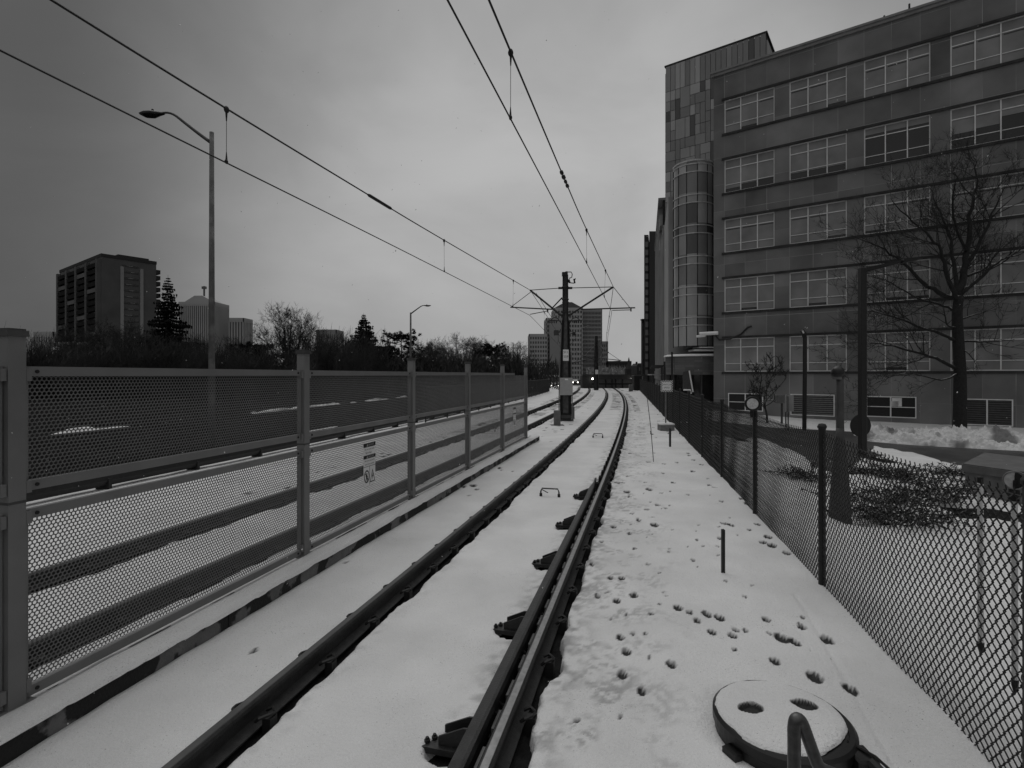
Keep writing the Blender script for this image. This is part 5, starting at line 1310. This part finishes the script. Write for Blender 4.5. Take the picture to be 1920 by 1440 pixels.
mb = MB(); mb.tube([Vector((c2.x+.12, Yd+.05, -.6)), Vector((c2.x+.12, Yd+.05, c2.z+.42))], .03, 8); mb.tube([Vector((c2.x+.12, Yd+.05, c2.z+.40)), Vector((c2.x+.12, Yd+.05, c2.z+.5))], [.05,.03], 8); mb.build('post', M['hood'], ds)
# slim dark post with a bent head
Yp = 23.0; b_ = P(1508, 800, Yp); sp_ = thing('bent_lamp_post', 'slim dark post with a short bent head in front of the louvred vent', 'lamp post', Vector((b_.x, Yp, -.45)))
mb = MB(); mb.tube([Vector((b_.x,Yp,-.6)), P(1509,700,Yp), P(1509,632,Yp)], [.09,.085,.08], 8); mb.build('post', M['blackpost'], sp_)
mb = MB(); mb.tube([P(1509,634,Yp), P(1507,625,Yp), P(1503,619,Yp)], [.08,.11,.09], 8); mb.build('lamp_head', M['blackpost'], sp_)
mb = MB(); mb.tube([P(1504.5,620,Yp-.1), P(1507,625,Yp-.12)], .035, 6); mb.build('snow_cap', M['snow_plain'], sp_)
# wall boxes and folded signs
Yw = 25.3; q = P(1462, 748, Yw); ub = thing('utility_box', 'small grey utility box on a short stand by the office wall', 'utility box', Vector((q.x, Yw, -.45)))
mb = MB(); mb.bbox(q.x-.2,q.x+.2,Yw-.15,Yw+.15,q.z-.2,q.z+.2,.02); mb.build('box', M['grey'], ub); mb = MB(); mb.tube([(q.x+.1,Yw,-.5),(q.x+.1,Yw,q.z-.2)], .05, 8); mb.build('stand', M['dgrey'], ub)
for k, px_ in enumerate((1473.5, 1482.5)):
    Yw = 22.0; q = P(px_, 757, Yw); fs = thing('folded_sign', ('left' if k == 0 else 'right')+' one of two narrow pale sign panels beside the louvred vent', 'sign', Vector((q.x, Yw, -.45)), 'pair of narrow pale sign panels')
    mb = MB(); s_ = -1 if k == 0 else 1; mb.prism([(q.x-.075*1, Yw+s_*.1, q.z-.34), (q.x+.075, Yw-s_*.1, q.z-.30), (q.x+.075, Yw-s_*.1, q.z+.38), (q.x-.075, Yw+s_*.1, q.z+.34)], (.0,.02,.0)); mb.build('panel', M['cab'], fs)
    mb = MB(); mb.tube([(q.x+s_*-.05,Yw+.1,-.5),(q.x+s_*-.05,Yw+.1,q.z+.3)], .03, 6); mb.build('post', M['dgrey'], fs)
# grey vault with overhanging lid
A_ = G(1803, 921); D1 = Vector((.34,-.94,0)).normalized(); D2 = Vector((.76,.65,0)).normalized()
ub = thing('utility_vault', 'big flat-topped grey utility vault behind the fence at the right edge', 'utility vault', A_)
def quadbox(o_, a, b, z0, z1): return [o_+Vector((0,0,z0)), o_+a+Vector((0,0,z0)), o_+a+b+Vector((0,0,z0)), o_+b+Vector((0,0,z0))], Vector((0,0,z1-z0))
zl = P(0, 884, A_.y).z-A_.z; zh = P(0, 869, A_.y).z-A_.z
mb = MB(); mb.prism(*quadbox(A_+(D1+D2)*.05, D1*3.2, D2*2.2, -.2, zl)); mb.build('body', M['grey'], ub)
mb = MB(); mb.prism(*quadbox(A_, D1*3.3, D2*2.3, zl+.003, zh-.02)); mb.prism(*quadbox(A_+(D1+D2)*.02, D1*3.26, D2*2.26, zh-.018, zh)); mb.build('lid', mat('vault_lid', .10, .6, nscale=5), ub)
# ploughed snow bank along the foot of the office block
def bank(name, lab, pxs, Yc, wd, hgt_, seed):
    xs = np.linspace(0, 1, 420); vs_ = np.linspace(-1, 1, 70); XS, VS = np.meshgrid(xs, vs_)
    p0 = G(*pxs[0]); p1 = G(*pxs[1]); bx_ = p0.x+(p1.x-p0.x)*XS; by_ = p0.y+(p1.y-p0.y)*XS
    d_ = (p1-p0).normalized(); nx_, ny_ = -d_.y, d_.x
    X_ = bx_+nx_*VS*wd; Y_ = by_+ny_*VS*wd
    env = np.clip(1-np.abs(VS)**1.8, 0, 1)*ss(0, .06, XS)*ss(0, .04, 1-XS)
    n_ = fbm(X_*.9, Y_*.9, seed, 5); n2 = np.abs(fbm(X_*2.6, Y_*2.6, seed+5, 4)-.5)*2
    n4 = np.abs(fbm(X_*7, Y_*7, seed+7, 3)-.5)*2
    Z_ = ztA(X_, Y_)-.12+env*(hgt_*(.1+1.3*n_)+.42*n2+.16*n4)
    dd_ = np.clip((fbm(X_*1.3, Y_*1.3, seed+9, 4)-.44)*4, .08, .75)
    return tag(grid_mesh(name, X_, Y_, Z_, ms, dd_), lab, 'snow bank', 'ploughed snow banks')
bank('snow_bank', 'lumpy ploughed snow bank along the foot of the office block behind the drive', ((1595,812),(2050,838)), 0, .80, .46, 141)
bank('snow_bank', 'lower ridge of ploughed snow at the edge of the dark drive', ((1610,822),(2050,848)), 0, .45, .25, 151)

# ------------------------------------------------------------------ street side on the left
def cobra(px, Y, py_top, armpts, lab, rad, headlen):
    b_ = at(px, Y); r_ = thing('street_lamp', lab, 'street lamp', b_)
    zt_ = P(0, py_top, Y).z
    mb = MB(); mb.tube([b_+Vector((0,0,-.3)), Vector((b_.x,Y,(zt_)*.35)), Vector((b_.x-.0,Y,zt_))], [rad*1.25, rad, rad*.72], 10); mb.build('pole', M['polem'], r_, True)
    pts = [P(x, y, Y-.0) for x, y in armpts]; mb = MB(); mb.tube(catmull(pts, 4), [rad*.62-(rad*.3)*i/(4*(len(pts)-1)) for i in range(4*(len(pts)-1)+1)], 8); mb.build('arm', M['galvd'], r_, True)
    e_ = pts[-1]; s_ = 1 if armpts[-1][0] > px else -1
    mb = MB(); n_ = 8
    for (t_, ry_, rz0, rz1) in ((-.25,.04,.03,.03),(0,.09,.06,.06),(.35,.17,.13,.07),(.7,.16,.12,.06),(1.0,.06,.03,.03)):
        for i in range(n_):
            a_ = 2*PI*i/n_; zz_ = math.sin(a_); mb.v.append((e_.x+s_*headlen*t_, e_.y+ry_*math.cos(a_), e_.z-.02+(rz1 if zz_ > 0 else rz0)*zz_))
    for i in range(4):
        for j in range(n_): mb.f.append((i*n_+j, i*n_+(j+1)%n_, (i+1)*n_+(j+1)%n_, (i+1)*n_+j))
    mb.f += [tuple(range(n_)), tuple(range(4*n_, 5*n_))]; hd = mb.build('lamp_head', M['hood'], r_, True)
    mb = MB(); q = e_+Vector((s_*headlen*.35,0,.05)); mb.lathe(q, [(.035,0),(.035,.06),(.02,.08)], 8); mb.build('photocell', M['hood'], hd)
M['polem'] = mat('spun_concrete_pole', .085, .7, nscale=3, namt=.3, dark=.16, dscale=1.2, dlo=.52, dhi=.6)
cobra(397, 16.4, 248, [(394,266),(372,250),(345,229),(328,216),(315,211.5),(299,212)], 'tall near street lamp with curved arm reaching left over the fence', .088, .60)
cobra(770, 62, 586, [(770.5,588),(780,581),(790,574),(796,572.5)], 'distant slim street lamp with arm reaching right above the pines', .13, .75)
# far block buildings
def grid_block(name, lab, px0, px1, top, Y, depth, base_m, win_m, cols, rows, frame_w=.45, rz=0, side=None, extra=None, sp=.22):
    """office block with real recessed window cells: spandrels and piers stand proud of a dark glass core"""
    x0, x1 = (px0-960)/F*Y, (px1-960)/F*Y; wd = x1-x0; zt_ = hgt(top, Y)
    r_ = thing(name, lab, 'building', (0,0,0))
    def facade(ox, oy, ux, uy, length, nm_cols, par):
        cw_ = length/nm_cols; rh_ = (zt_-1.2)/rows; u = Vector((ux, uy, 0)); n_ = Vector((uy, -ux, 0))
        mb = MB()
        def bx(s0, s1, z0, z1, o0, o1):
            a_ = Vector((ox, oy, 0))+u*s0+n_*o0; mb.prism([a_+UP*z0, a_+u*(s1-s0)+UP*z0, a_+u*(s1-s0)+UP*z1, a_+UP*z1], n_*(o1-o0))
        for i in range(nm_cols+1): bx(max(0, cw_*i-cw_*frame_w/2), min(length, cw_*i+cw_*frame_w/2), 0, zt_, .02, .35)
        for j in range(rows+1): bx(0, length, max(0, rh_*j-rh_*sp), rh_*j+rh_*sp, .02, .28)
        bx(0, length, zt_-1.3, zt_, .02, .36)
        mb.build('facade_grid', base_m, r_)
    mb = MB(); mb.box(0, wd, 0, depth, -2, zt_); mb.build('core', win_m, r_)
    facade(0, 0, 1, 0, wd, cols, r_)
    facade(0, depth, 0, -1, depth, max(3, int(cols*depth/wd)), r_); facade(wd, 0, 0, 1, depth, max(3, int(cols*depth/wd)), r_)
    if extra: extra(r_, wd, zt_, depth)
    r_.location = (x0, Y, -.6); r_.rotation_euler = (0, 0, rz); return r_
M['farA'] = mat('far_pale_hazed_concrete', .40, .9, nscale=.05, namt=.15); M['farG'] = mat('far_window_hazed', .10, .5, nscale=.1, namt=.3)  # far concrete, window and wall tones lightened to carry aerial haze
M['farB'] = mat('far_ribbed_hazed_concrete', .36, .9, nscale=.05, namt=.15); M['farD'] = mat('far_dark_cladding', .03, .8, nscale=.05, namt=.3); M['brickd'] = mat('dark_brown_brick', .095, .9, nscale=.2, namt=.25)  # ribbed concrete also has haze in its colour; cladding and brick do not
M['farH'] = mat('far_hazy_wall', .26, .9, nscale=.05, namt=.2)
YC = 300
def roofA(r_, wd, zt_, dp):
    mb = MB(); mb.prism([(0,0,zt_), (wd*.35,0,zt_+3.0), (wd*.62,0,zt_+3.2), (wd,0,zt_)], (0,dp,0)); mb.build('hipped_roof', M['farG'], r_)
    mb = MB(); mb.lathe((wd*.42,4,zt_+3), [(2,0),(2,.8),(.5,1.8)], 8); mb.build('roof_vent', M['farG'], r_)
a_ = R(-32)
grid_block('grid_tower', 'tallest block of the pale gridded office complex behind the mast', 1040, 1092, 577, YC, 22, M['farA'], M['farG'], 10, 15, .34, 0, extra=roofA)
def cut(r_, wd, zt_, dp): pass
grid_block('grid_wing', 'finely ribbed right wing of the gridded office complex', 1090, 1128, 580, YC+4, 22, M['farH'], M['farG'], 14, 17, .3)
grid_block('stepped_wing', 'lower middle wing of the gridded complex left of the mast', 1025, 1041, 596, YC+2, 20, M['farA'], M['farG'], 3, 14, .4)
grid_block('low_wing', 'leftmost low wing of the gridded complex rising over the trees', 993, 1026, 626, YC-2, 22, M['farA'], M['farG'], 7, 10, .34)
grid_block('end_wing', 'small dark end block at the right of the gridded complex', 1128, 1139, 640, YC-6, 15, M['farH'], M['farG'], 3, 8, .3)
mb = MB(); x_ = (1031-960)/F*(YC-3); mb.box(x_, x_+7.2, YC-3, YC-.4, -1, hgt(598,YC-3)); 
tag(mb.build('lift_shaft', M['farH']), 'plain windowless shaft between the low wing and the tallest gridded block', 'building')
def aer(r_, wd, zt_, dp):
    mb = MB(); mb.prism([(wd*.1,1,zt_),(wd*.4,1,zt_+3.2),(wd*.62,1,zt_+3.2),(wd*.95,1,zt_)], (0,dp-3,0)); mb.build('penthouse', M['farB'], r_)
    mb = MB(); mb.tube([(wd*.44,8,zt_+4),(wd*.44,8,zt_+9)], .5, 6); mb.box(wd*.38,wd*.5,7.5,8.5,zt_+7.6,zt_+8.8); mb.build('aerial', M['farG'], r_)
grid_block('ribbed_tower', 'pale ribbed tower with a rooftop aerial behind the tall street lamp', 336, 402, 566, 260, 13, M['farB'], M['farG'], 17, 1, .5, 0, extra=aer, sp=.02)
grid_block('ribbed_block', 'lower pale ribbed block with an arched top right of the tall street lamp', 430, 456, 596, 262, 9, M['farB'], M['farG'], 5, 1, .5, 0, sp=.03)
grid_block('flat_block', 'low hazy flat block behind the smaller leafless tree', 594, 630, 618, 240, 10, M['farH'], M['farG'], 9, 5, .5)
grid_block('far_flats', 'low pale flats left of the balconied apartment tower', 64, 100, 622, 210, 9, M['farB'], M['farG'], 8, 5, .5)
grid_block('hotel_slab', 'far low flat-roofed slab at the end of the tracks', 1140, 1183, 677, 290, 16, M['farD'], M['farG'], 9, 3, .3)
# balconied apartment tower
M['balc'] = mat('dark_balcony_panel', .022, 1, nscale=.3, spec=.05); YA = 150; ap = rooted('apartment_tower', 'dark brick apartment tower with stacked balconies left of the spruce', 'apartment tower', None, 0)
def pt(px, py, Y): return P(px, py, Y)
cx_ = (190-960)/F*YA; ua = Vector((.60,.80,0)); va = Vector((-.80,.60,0)); zt_ = P(0,481,YA).z
# right brick face from the corner towards ua, left balcony face towards va
def edge_to(px, d):   # length along d until the image column px
    k = (px-960)/F; return (k*YA-cx_)/(d.x-k*d.y)
LR, LLf = edge_to(293, ua), edge_to(112, va)
o_ = Vector((cx_, YA, 0))
mb = MB(); mb.prism([o_+UP*-2, o_+ua*LR+UP*-2, o_+ua*LR+va*LLf+UP*-2, o_+va*LLf+UP*-2], UP*(zt_+2)); mb.build('brick_walls', M['brickd'], ap)
mb = MB(); mb.prism([o_-ua*.1-va*.1+UP*zt_, o_+ua*(LR+.1)-va*.1+UP*zt_, o_+ua*(LR+.1)+va*(LLf+.1)+UP*zt_, o_-ua*.1+va*(LLf+.1)+UP*zt_], UP*.9); q = o_+ua*LR*.42+va*6; mb.prism([q+UP*(zt_+.9), q+ua*8+UP*(zt_+.9), q+ua*8+va*5+UP*(zt_+.9), q+va*5+UP*(zt_+.9)], UP*1.6); mb.build('roof', M['farD'], ap)
NFL = 19; fh_ = (zt_-1.5)/NFL
for k in range(NFL):
    z = .6+fh_*k
    for j in range(4):                                           # recessed balcony bays on the left face
        s0 = LLf*(.04+.24*j); s1 = s0+LLf*.20
        mb = MB(); n_ = -ua
        a0 = o_+va*s0+n_*.02; a1 = o_+va*s1+n_*.02
        mb.prism([a0+UP*(z+1.0), a1+UP*(z+1.0), a1+UP*(z+fh_-.25), a0+UP*(z+fh_-.25)], n_*.03); w_ = mb.build('window', M['glass'], ap)
        mb = MB(); mb.prism([a0+UP*z, a1+UP*z, a1+UP*(z+.22), a0+UP*(z+.22)], n_*.8); mb.prism([a0+n_*.72+UP*(z+.22), a1+n_*.72+UP*(z+.22), a1+n_*.72+UP*(z+1.15), a0+n_*.72+UP*(z+1.15)], n_*.08); mb.build('balcony', M['balc'] if (j*5+k*3) % 7 else M['farG'], ap)
    a0 = o_+ua*LR*.36-va*.02; a1 = o_+ua*LR*.66-va*.02             # window stack on the brick face
    mb = MB(); mb.prism([a0+UP*(z+.8), a1+UP*(z+.8), a1+UP*(z+fh_-.5), a0+UP*(z+fh_-.5)], -va*.08); w_ = mb.build('window', M['glass'], ap)
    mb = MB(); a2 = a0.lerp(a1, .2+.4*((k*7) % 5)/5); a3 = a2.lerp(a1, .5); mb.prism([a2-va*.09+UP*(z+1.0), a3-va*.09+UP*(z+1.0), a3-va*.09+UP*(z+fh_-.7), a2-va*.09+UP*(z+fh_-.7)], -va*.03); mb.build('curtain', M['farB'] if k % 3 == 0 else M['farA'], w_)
    mb = MB(); a0 = o_+ua*LR; mb.prism([a0+va*.5+UP*z, a0+va*6+UP*z, a0+va*6+UP*(z+1.2), a0+va*.5+UP*(z+1.2)], ua*1.3); mb.build('balcony', M['farD'], ap)
for j in range(5):
    mb = MB(); a0 = o_+va*LLf*(.0+.24*j) if j else o_+va*.15; mb.prism([a0+UP*.2, a0+va*LLf*.035+UP*.2, a0+va*LLf*.035+UP*(zt_-.6), a0+UP*(zt_-.6)], -ua*1.0); mb.build('brick_pier', M['brickd'], ap)
for fr in (.33, .69):
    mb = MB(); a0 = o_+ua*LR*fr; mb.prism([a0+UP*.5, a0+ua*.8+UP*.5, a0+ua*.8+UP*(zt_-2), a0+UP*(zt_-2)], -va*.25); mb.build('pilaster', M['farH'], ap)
del ap['_rz']
# gabled house with snow on its roof
YH = 95; hs = thing('gabled_house', 'old gabled house with snowy roof edges behind the first fence post', 'house', at(95, YH))
x0, x1 = (62-960)/F*YH, (132-960)/F*YH; ze, zr = P(0,682,YH).z, P(0,652,YH).z
mb = MB(); mb.box(x0, x1, YH, YH+8, -1, ze); mb.build('wall', M['brickd'], hs)
xg0, xg1 = (88-960)/F*YH, (116-960)/F*YH; zg = P(0,656,YH).z
mb = MB(); mb.prism([(x0-.3,YH-.3,ze),(x1+.3,YH-.3,ze),(x1+.3,YH+4,zr+1),(x0-.3,YH+4,zr+1)], (0,0,.25)); mb.prism([(x0-.3,YH+4,zr+1),(x1+.3,YH+4,zr+1),(x1+.3,YH+8.3,ze),(x0-.3,YH+8.3,ze)], (0,0,.25)); rf = mb.build('roof', mat('snowy_roof', .05, .8, nscale=.6, namt=.3, dark=.6, dscale=.35, dlo=.5, dhi=.6), hs)
mb = MB(); mb.prism([(xg0,YH-.6,ze-2),(xg1,YH-.6,ze-2),(xg1,YH-.6,ze),((xg0+xg1)/2,YH-.6,zg),(xg0,YH-.6,ze)], (0,4,0)); gb = mb.build('gable', M['brickd'], hs)
mb = MB(); m_ = Vector(((xg0+xg1)/2,YH-.9,zg+.15)); mb.tube([Vector((xg0-.2,YH-.9,ze-.1)), m_, Vector((xg1+.4,YH-.9,ze-.1))], .14, 5); mb.build('bargeboard', M['cab'], gb)
mb = MB(); mb.box((xg0+xg1)/2-.5,(xg0+xg1)/2+.5,YH-.68,YH-.61,ze-.2,ze+.8); mb.build('gable_window', M['farB'], gb)
# dark tower and church beyond the street building
YT = 120; tw2 = thing('dark_tower', 'narrow dark tower with a ladder of pale windows down its edge', 'tower', at(1222, YT))
x0, x1 = (1209-960)/F*YT, (1236-960)/F*YT; zt_ = P(0,439,YT).z
fl = Vector((.27,.96,0)); A0_ = Vector((x0+1.0,YT,-2)); B0_ = Vector((x0,YT+.6,-2))
mb = MB(); mb.prism([A0_, A0_+Vector((16,0,0)), A0_+Vector((16,0,0))+fl*12, A0_+fl*12], UP*(P(0,436,YT).z+2.3)); mb.prism([B0_, B0_+Vector((.995,0,0)), B0_+Vector((.995,0,0))+fl*11, B0_+fl*11], UP*(zt_+2)); mb.build('wall', M['farD'], tw2)
for k in range(17):
    mb = MB(); z = 2+k*(zt_-3)/17; mb.box(x0+.25, x0+.92, YT+.5, YT+.56, z, z+(zt_-3)/17*.68); mb.build('window', M['grey'], tw2)
tw3 = thing('dark_slab', 'thin darker slab peeking out left of the narrow dark tower', 'building', at(1206, 125))
mb = MB(); mb.box((1204-960)/F*125, (1212-960)/F*125, 125, 126, -2, P(0,600,125).z); mb.box((1203-960)/F*125, (1212-960)/F*125, 124.6, 126.2, P(0,600,125).z, P(0,598,125).z); mb.build('wall', M['farD'], tw3)
mb = MB(); mb.box((1204.6-960)/F*125, (1206-960)/F*125, 124.9, 124.96, 2, P(0,606,125).z); mb.build('window_strip', M['grey'], tw3)
YS = 190; chh = thing('spired_church', 'tiny dark church with a pointed spire at the end of the tracks', 'church', at(1186, YS))
xs_ = (1180.5-960)/F*YS
mb = MB(); mb.box(xs_-1.2, xs_+1.2, YS, YS+2.4, -2, P(0,692,YS).z); mb.lathe((xs_, YS+1.2, P(0,692,YS).z), [(1.3,0),(.7,1.6),(.08,4.2)], 6); mb.build('spire', M['farD'], chh)
x2 = (1193-960)/F*YS; mb = MB(); mb.box(xs_+1, x2, YS, YS+7, -2, P(0,698,YS).z); mb.prism([(xs_+1,YS,P(0,698,YS).z),(x2,YS,P(0,698,YS).z),((xs_+1+x2)/2,YS,P(0,690,YS).z)], (0,7,0)); mb.build('nave', M['farD'], chh)
mb = MB(); mb.tube([(xs_+.9,YS-.3,P(0,702,YS).z),(xs_+2.6,YS-.3,P(0,691,YS).z),(xs_+4.6,YS-.3,P(0,690.5,YS).z)], .22, 5); mb.build('snowy_eave', M['cab'], chh)
YH = 170; h2 = thing('town_house', 'small dark town house with chimneys left of the narrow dark tower', 'house', at(1199, YH))
x0, x1 = (1194-960)/F*YH, (1206-960)/F*YH
mb = MB(); mb.box(x0, x1, YH, YH+8, -2, P(0,686,YH).z); mb.prism([(x0,YH,P(0,686,YH).z),(x1,YH,P(0,686,YH).z),(x1-.6,YH,P(0,681,YH).z),(x0+.6,YH,P(0,681,YH).z)], (0,8,0)); mb.build('wall', M['farD'], h2)
mb = MB(); mb.box(x0+.2,x0+.7,YH+2,YH+2.6,P(0,683,YH).z,P(0,678,YH).z); mb.build('chimney', M['farD'], h2)
mb = MB(); mb.box(x0+.7,x0+1.1,YH-.06,YH-.01,P(0,695,YH).z,P(0,689,YH).z); mb.build('window', M['grey'], h2)
# low hill of trees and roofs closing the view between the towers
mb = MB(); rw = random.Random(93)
for i in range(2600):
    Y = rw.uniform(200, 250); px_ = rw.uniform(1100, 1215); x = (px_-960)/F*Y; z = -1+rw.random()*(5.5+1.5*pnoise(Vector((x*.12, 2, 2)))); d_ = Vector((rw.gauss(0,.5), rw.gauss(0,.3), rw.uniform(.5,1.6))); s_ = Vector((rw.uniform(.1,.4), 0, rw.uniform(-.1,.1))); p__ = Vector((x,Y,z)); mb.add([p__-s_, p__+s_, p__+d_], [(0,1,2)])
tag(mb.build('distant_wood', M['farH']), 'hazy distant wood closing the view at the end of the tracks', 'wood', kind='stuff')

# ------------------------------------------------------------------ underpass at the end of the tracks
YU = 82; un = thing('track_gate', 'low dark beam and barred grey gate across the tracks with two lit lamps', 'gate', at(1148, YU))
def ux_(px): return (px-960)/F*YU
mb = MB(); mb.box(ux_(1092), ux_(1212), YU, YU+2.5, P(0,711,YU).z, P(0,705,YU).z); mb.build('deck', M['farD'], un)
mb = MB(); mb.box(ux_(1092), ux_(1212), YU-.05, YU+.1, P(0,705,YU).z, P(0,702,YU).z); mb.build('parapet', M['farD'], un)
for a0, a1 in ((1092,1110),(1189,1212)):
    mb = MB(); mb.box(ux_(a0), ux_(a1), YU, YU+2.4, -1.5, P(0,711,YU).z); mb.build('pier', M['farD'], un)
mb = MB(); mb.box(ux_(1110), ux_(1189), YU+1.2, YU+1.3, -1.5, P(0,711,YU).z); mb.build('rear_wall', M['grey'], un)
for px_ in (1124, 1138, 1150, 1157, 1170):
    mb = MB(); mb.box(ux_(px_)-.09, ux_(px_)+.09, YU+1.05, YU+1.19, -1.0, P(0,711,YU).z-.003); mb.build('gate_bar', M['hood'], un)
mb = MB(); mb.box(ux_(1110), ux_(1189), YU+1.1, YU+1.18, .55, .75); mb.build('gate_rail', M['hood'], un)
for px_, py_ in ((1111,710),(1186,710)):
    mb = MB(); q = P(px_, py_, YU-.4); mb.ball(q, .13, .13, .13, 10, 8); mb.build('lamp', M['lamp'], un)
    mb = MB(); mb.tube([q, q+Vector((0,.35,.2))], .05, 6); mb.build('lamp_bracket', M['blackpost'], un)
tag(grid_mesh('track_bed', *np.meshgrid(np.linspace(8, 24, 20), np.linspace(82, 110, 12)), np.full((12,20), -.06), M['asphalt']), kind='structure')
cbx = thing('track_cabinet', 'small grey cabinet on a plate beside the fence near the track gate', 'cabinet', P(1183.5,734,66)); q = P(1183.5,734,66)
mb = MB(); mb.bbox(q.x-.22,q.x+.22,66,66.5,q.z,q.z+.85,.05); mb.build('housing', M['grey'], cbx); mb = MB(); mb.box(q.x-.5,q.x+.7,65.7,66.8,q.z-.15,q.z); mb.build('plinth', M['dgrey'], cbx)
dbx = thing('equipment_hut', 'tall dark equipment box behind the fence by the right end of the track gate', 'equipment box', P(1197,728,70)); q = P(1197,728,70)
mb = MB(); mb.bbox(q.x-.55,q.x+.5,70,71.5,-.2,P(0,704,70).z,.04); mb.build('housing', M['ink'], dbx); mb = MB(); mb.box(q.x+.46,q.x+.6,69.96,70.0,0,P(0,705,70).z); mb.build('door_edge', M['galv'], dbx)
sh = thing('shelter', 'small open shelter with a pale flat roof beyond the chain-link fence', 'shelter', P(1233,760,40)); q = P(1233,760,40)
mb = MB(); mb.box(q.x-.6,q.x+.75,39.4,40.6,P(0,703.5,40).z,P(0,701.5,40).z); mb.build('roof', M['cab'], sh)
for dx_ in (-.4,.65): 
    mb = MB(); mb.tube([(q.x+dx_,40,-.4),(q.x+dx_,40,P(0,703,40).z)], .05, 6); mb.build('post', M['galvd'], sh)
# traffic on the street
def car(px, Y, lab, van=False, rz=0):
    z0 = -.55; r_ = thing('delivery_van' if van else 'car', lab, 'van' if van else 'car', ((px-960)/F*Y, Y, z0))
    W_, L_, Hh = (1.0, 5.2, 2.5) if van else (.88, 4.4, 1.42); x, y = r_.location.x, Y
    prof = [(0,.3),(0,.95),(.9,1.15),(1.5,2.35),(1.7,Hh),(L_,Hh),(L_,.3)] if van else [(0,.3),(0,.72),(.12,.82),(1.15,.95),(1.85,1.38),(2.2,Hh),(3.2,Hh-.03),(3.95,1.0),(L_,.92),(L_,.3)]
    mb = MB(); mb.prism([(x-W_, y+a, z0+b) for a, b in prof], (2*W_,0,0)); bd = mb.build('body', M['white'] if van else M['hood'], r_)
    mb = MB(); (a0, b0), (a1, b1) = ((.95,1.3),(1.48,2.25)) if van else ((1.22,1.0),(1.83,1.34)); mb.prism([(x-W_*.85,y+a0-.02,z0+b0),(x+W_*.85,y+a0-.02,z0+b0),(x+W_*.8,y+a1-.02,z0+b1),(x-W_*.8,y+a1-.02,z0+b1)], (0,-.02,.01)); mb.build('windscreen', M['glass'], r_)
    for sx in (-1, 1):
        mb = MB(); mb.ball((x+sx*W_*.72, y-.02, z0+.66), .15, .06, .11, 8, 6); mb.build('headlight', M['lamp'], r_)
        for wy in (.8, L_-.85):
            mb = MB(); c0 = Vector((x+sx*(W_-.1), y+wy, z0+.32)); mb.tube([c0-Vector((.11,0,0)), c0+Vector((.11,0,0))], .32, 14); mb.build('wheel', M['ink'], r_)
car(1006, 118, 'dark oncoming car with both headlights lit beyond the boundary fence'); car(1041, 100, 'white van with lit lamps just left of the mast cabinet', True); car(1079, 140, 'dark distant car with lit headlights right of the mast'); car(1100, 160, 'farthest dark car with lit headlights near the second mast')
# slim far lamp pole
q = at(1090, 110); mb = MB(); mb.tube([q, Vector((q.x,110,P(0,615,110).z))], [.14,.08], 8); mb.tube([Vector((q.x,110,P(0,616,110).z)), Vector((q.x+1.6,110,P(0,610,110).z))], .06, 6)
tag(mb.build('lamp_pole', M['galv']), 'thin pale far lamp pole between the mast and the second mast', 'lamp pole')
# roadside snow ridges on the street
def ridge(pts, wd, h_, lab, seed):
    rows_ = len(pts); ts = np.linspace(0, 1, 160); vs_ = np.linspace(-1, 1, 14); T_, V_ = np.meshgrid(ts, vs_); px_ = np.interp(T_, np.linspace(0,1,rows_), [p.x for p in pts]); py_ = np.interp(T_, np.linspace(0,1,rows_), [p.y for p in pts])
    X_ = px_-V_*wd; Y_ = py_; Z_ = ztA(X_, Y_)-.12+np.clip(1-V_**2, 0, 1)*h_*(.1+1.3*fbm(X_*.8, Y_*.8, seed, 4))*ss(.56, .62, fbm(X_*.3, Y_*.16, seed+8, 3))
    tag(grid_mesh('snow_ridge', X_, Y_, Z_, ms, np.clip((fbm(X_*2, Y_*2, seed+3, 3)-.5)*3, 0, .6)), lab, 'snow ridge', 'snow ridges beside the street')
ridge([Vector((Xc(y)+QL-4.5, y, 0)) for y in range(3, 70, 8)], .35, .12, 'long low ridge of snow on the street side nearest the boundary fence', 161)
ridge([Vector((Xc(y)-25, y, 0)) for y in range(8, 70, 8)], .5, .26, 'snow ridge on the far kerb of the street below the thicket', 171)

# a few flakes of falling snow
mb = MB(); rf_ = random.Random(99)
for i in range(520):
    Y = 1.6+16*rf_.random()**1.2; x = rf_.uniform(-.95,.95)*Y; z = H+rf_.uniform(-.70,.69)*Y
    if z < .25: continue
    r_ = rf_.uniform(.0016,.0034)*(.5+.16*Y); d_ = Vector((rf_.gauss(.2,.4), rf_.gauss(0,.3), 1)).normalized()*r_*rf_.uniform(1.0,2.4); a_ = Vector((r_,0,0)); b_ = Vector((0,r_,0)); p__ = Vector((x,Y,z))
    mb.add([p__-d_, p__+a_, p__+b_, p__-a_, p__-b_, p__+d_], [(0,2,1),(0,3,2),(0,4,3),(0,1,4),(5,1,2),(5,2,3),(5,3,4),(5,4,1)])
tag(mb.build('falling_snow', M['white']), 'sparse small flakes of falling snow in the air', 'snowflakes', kind='stuff')
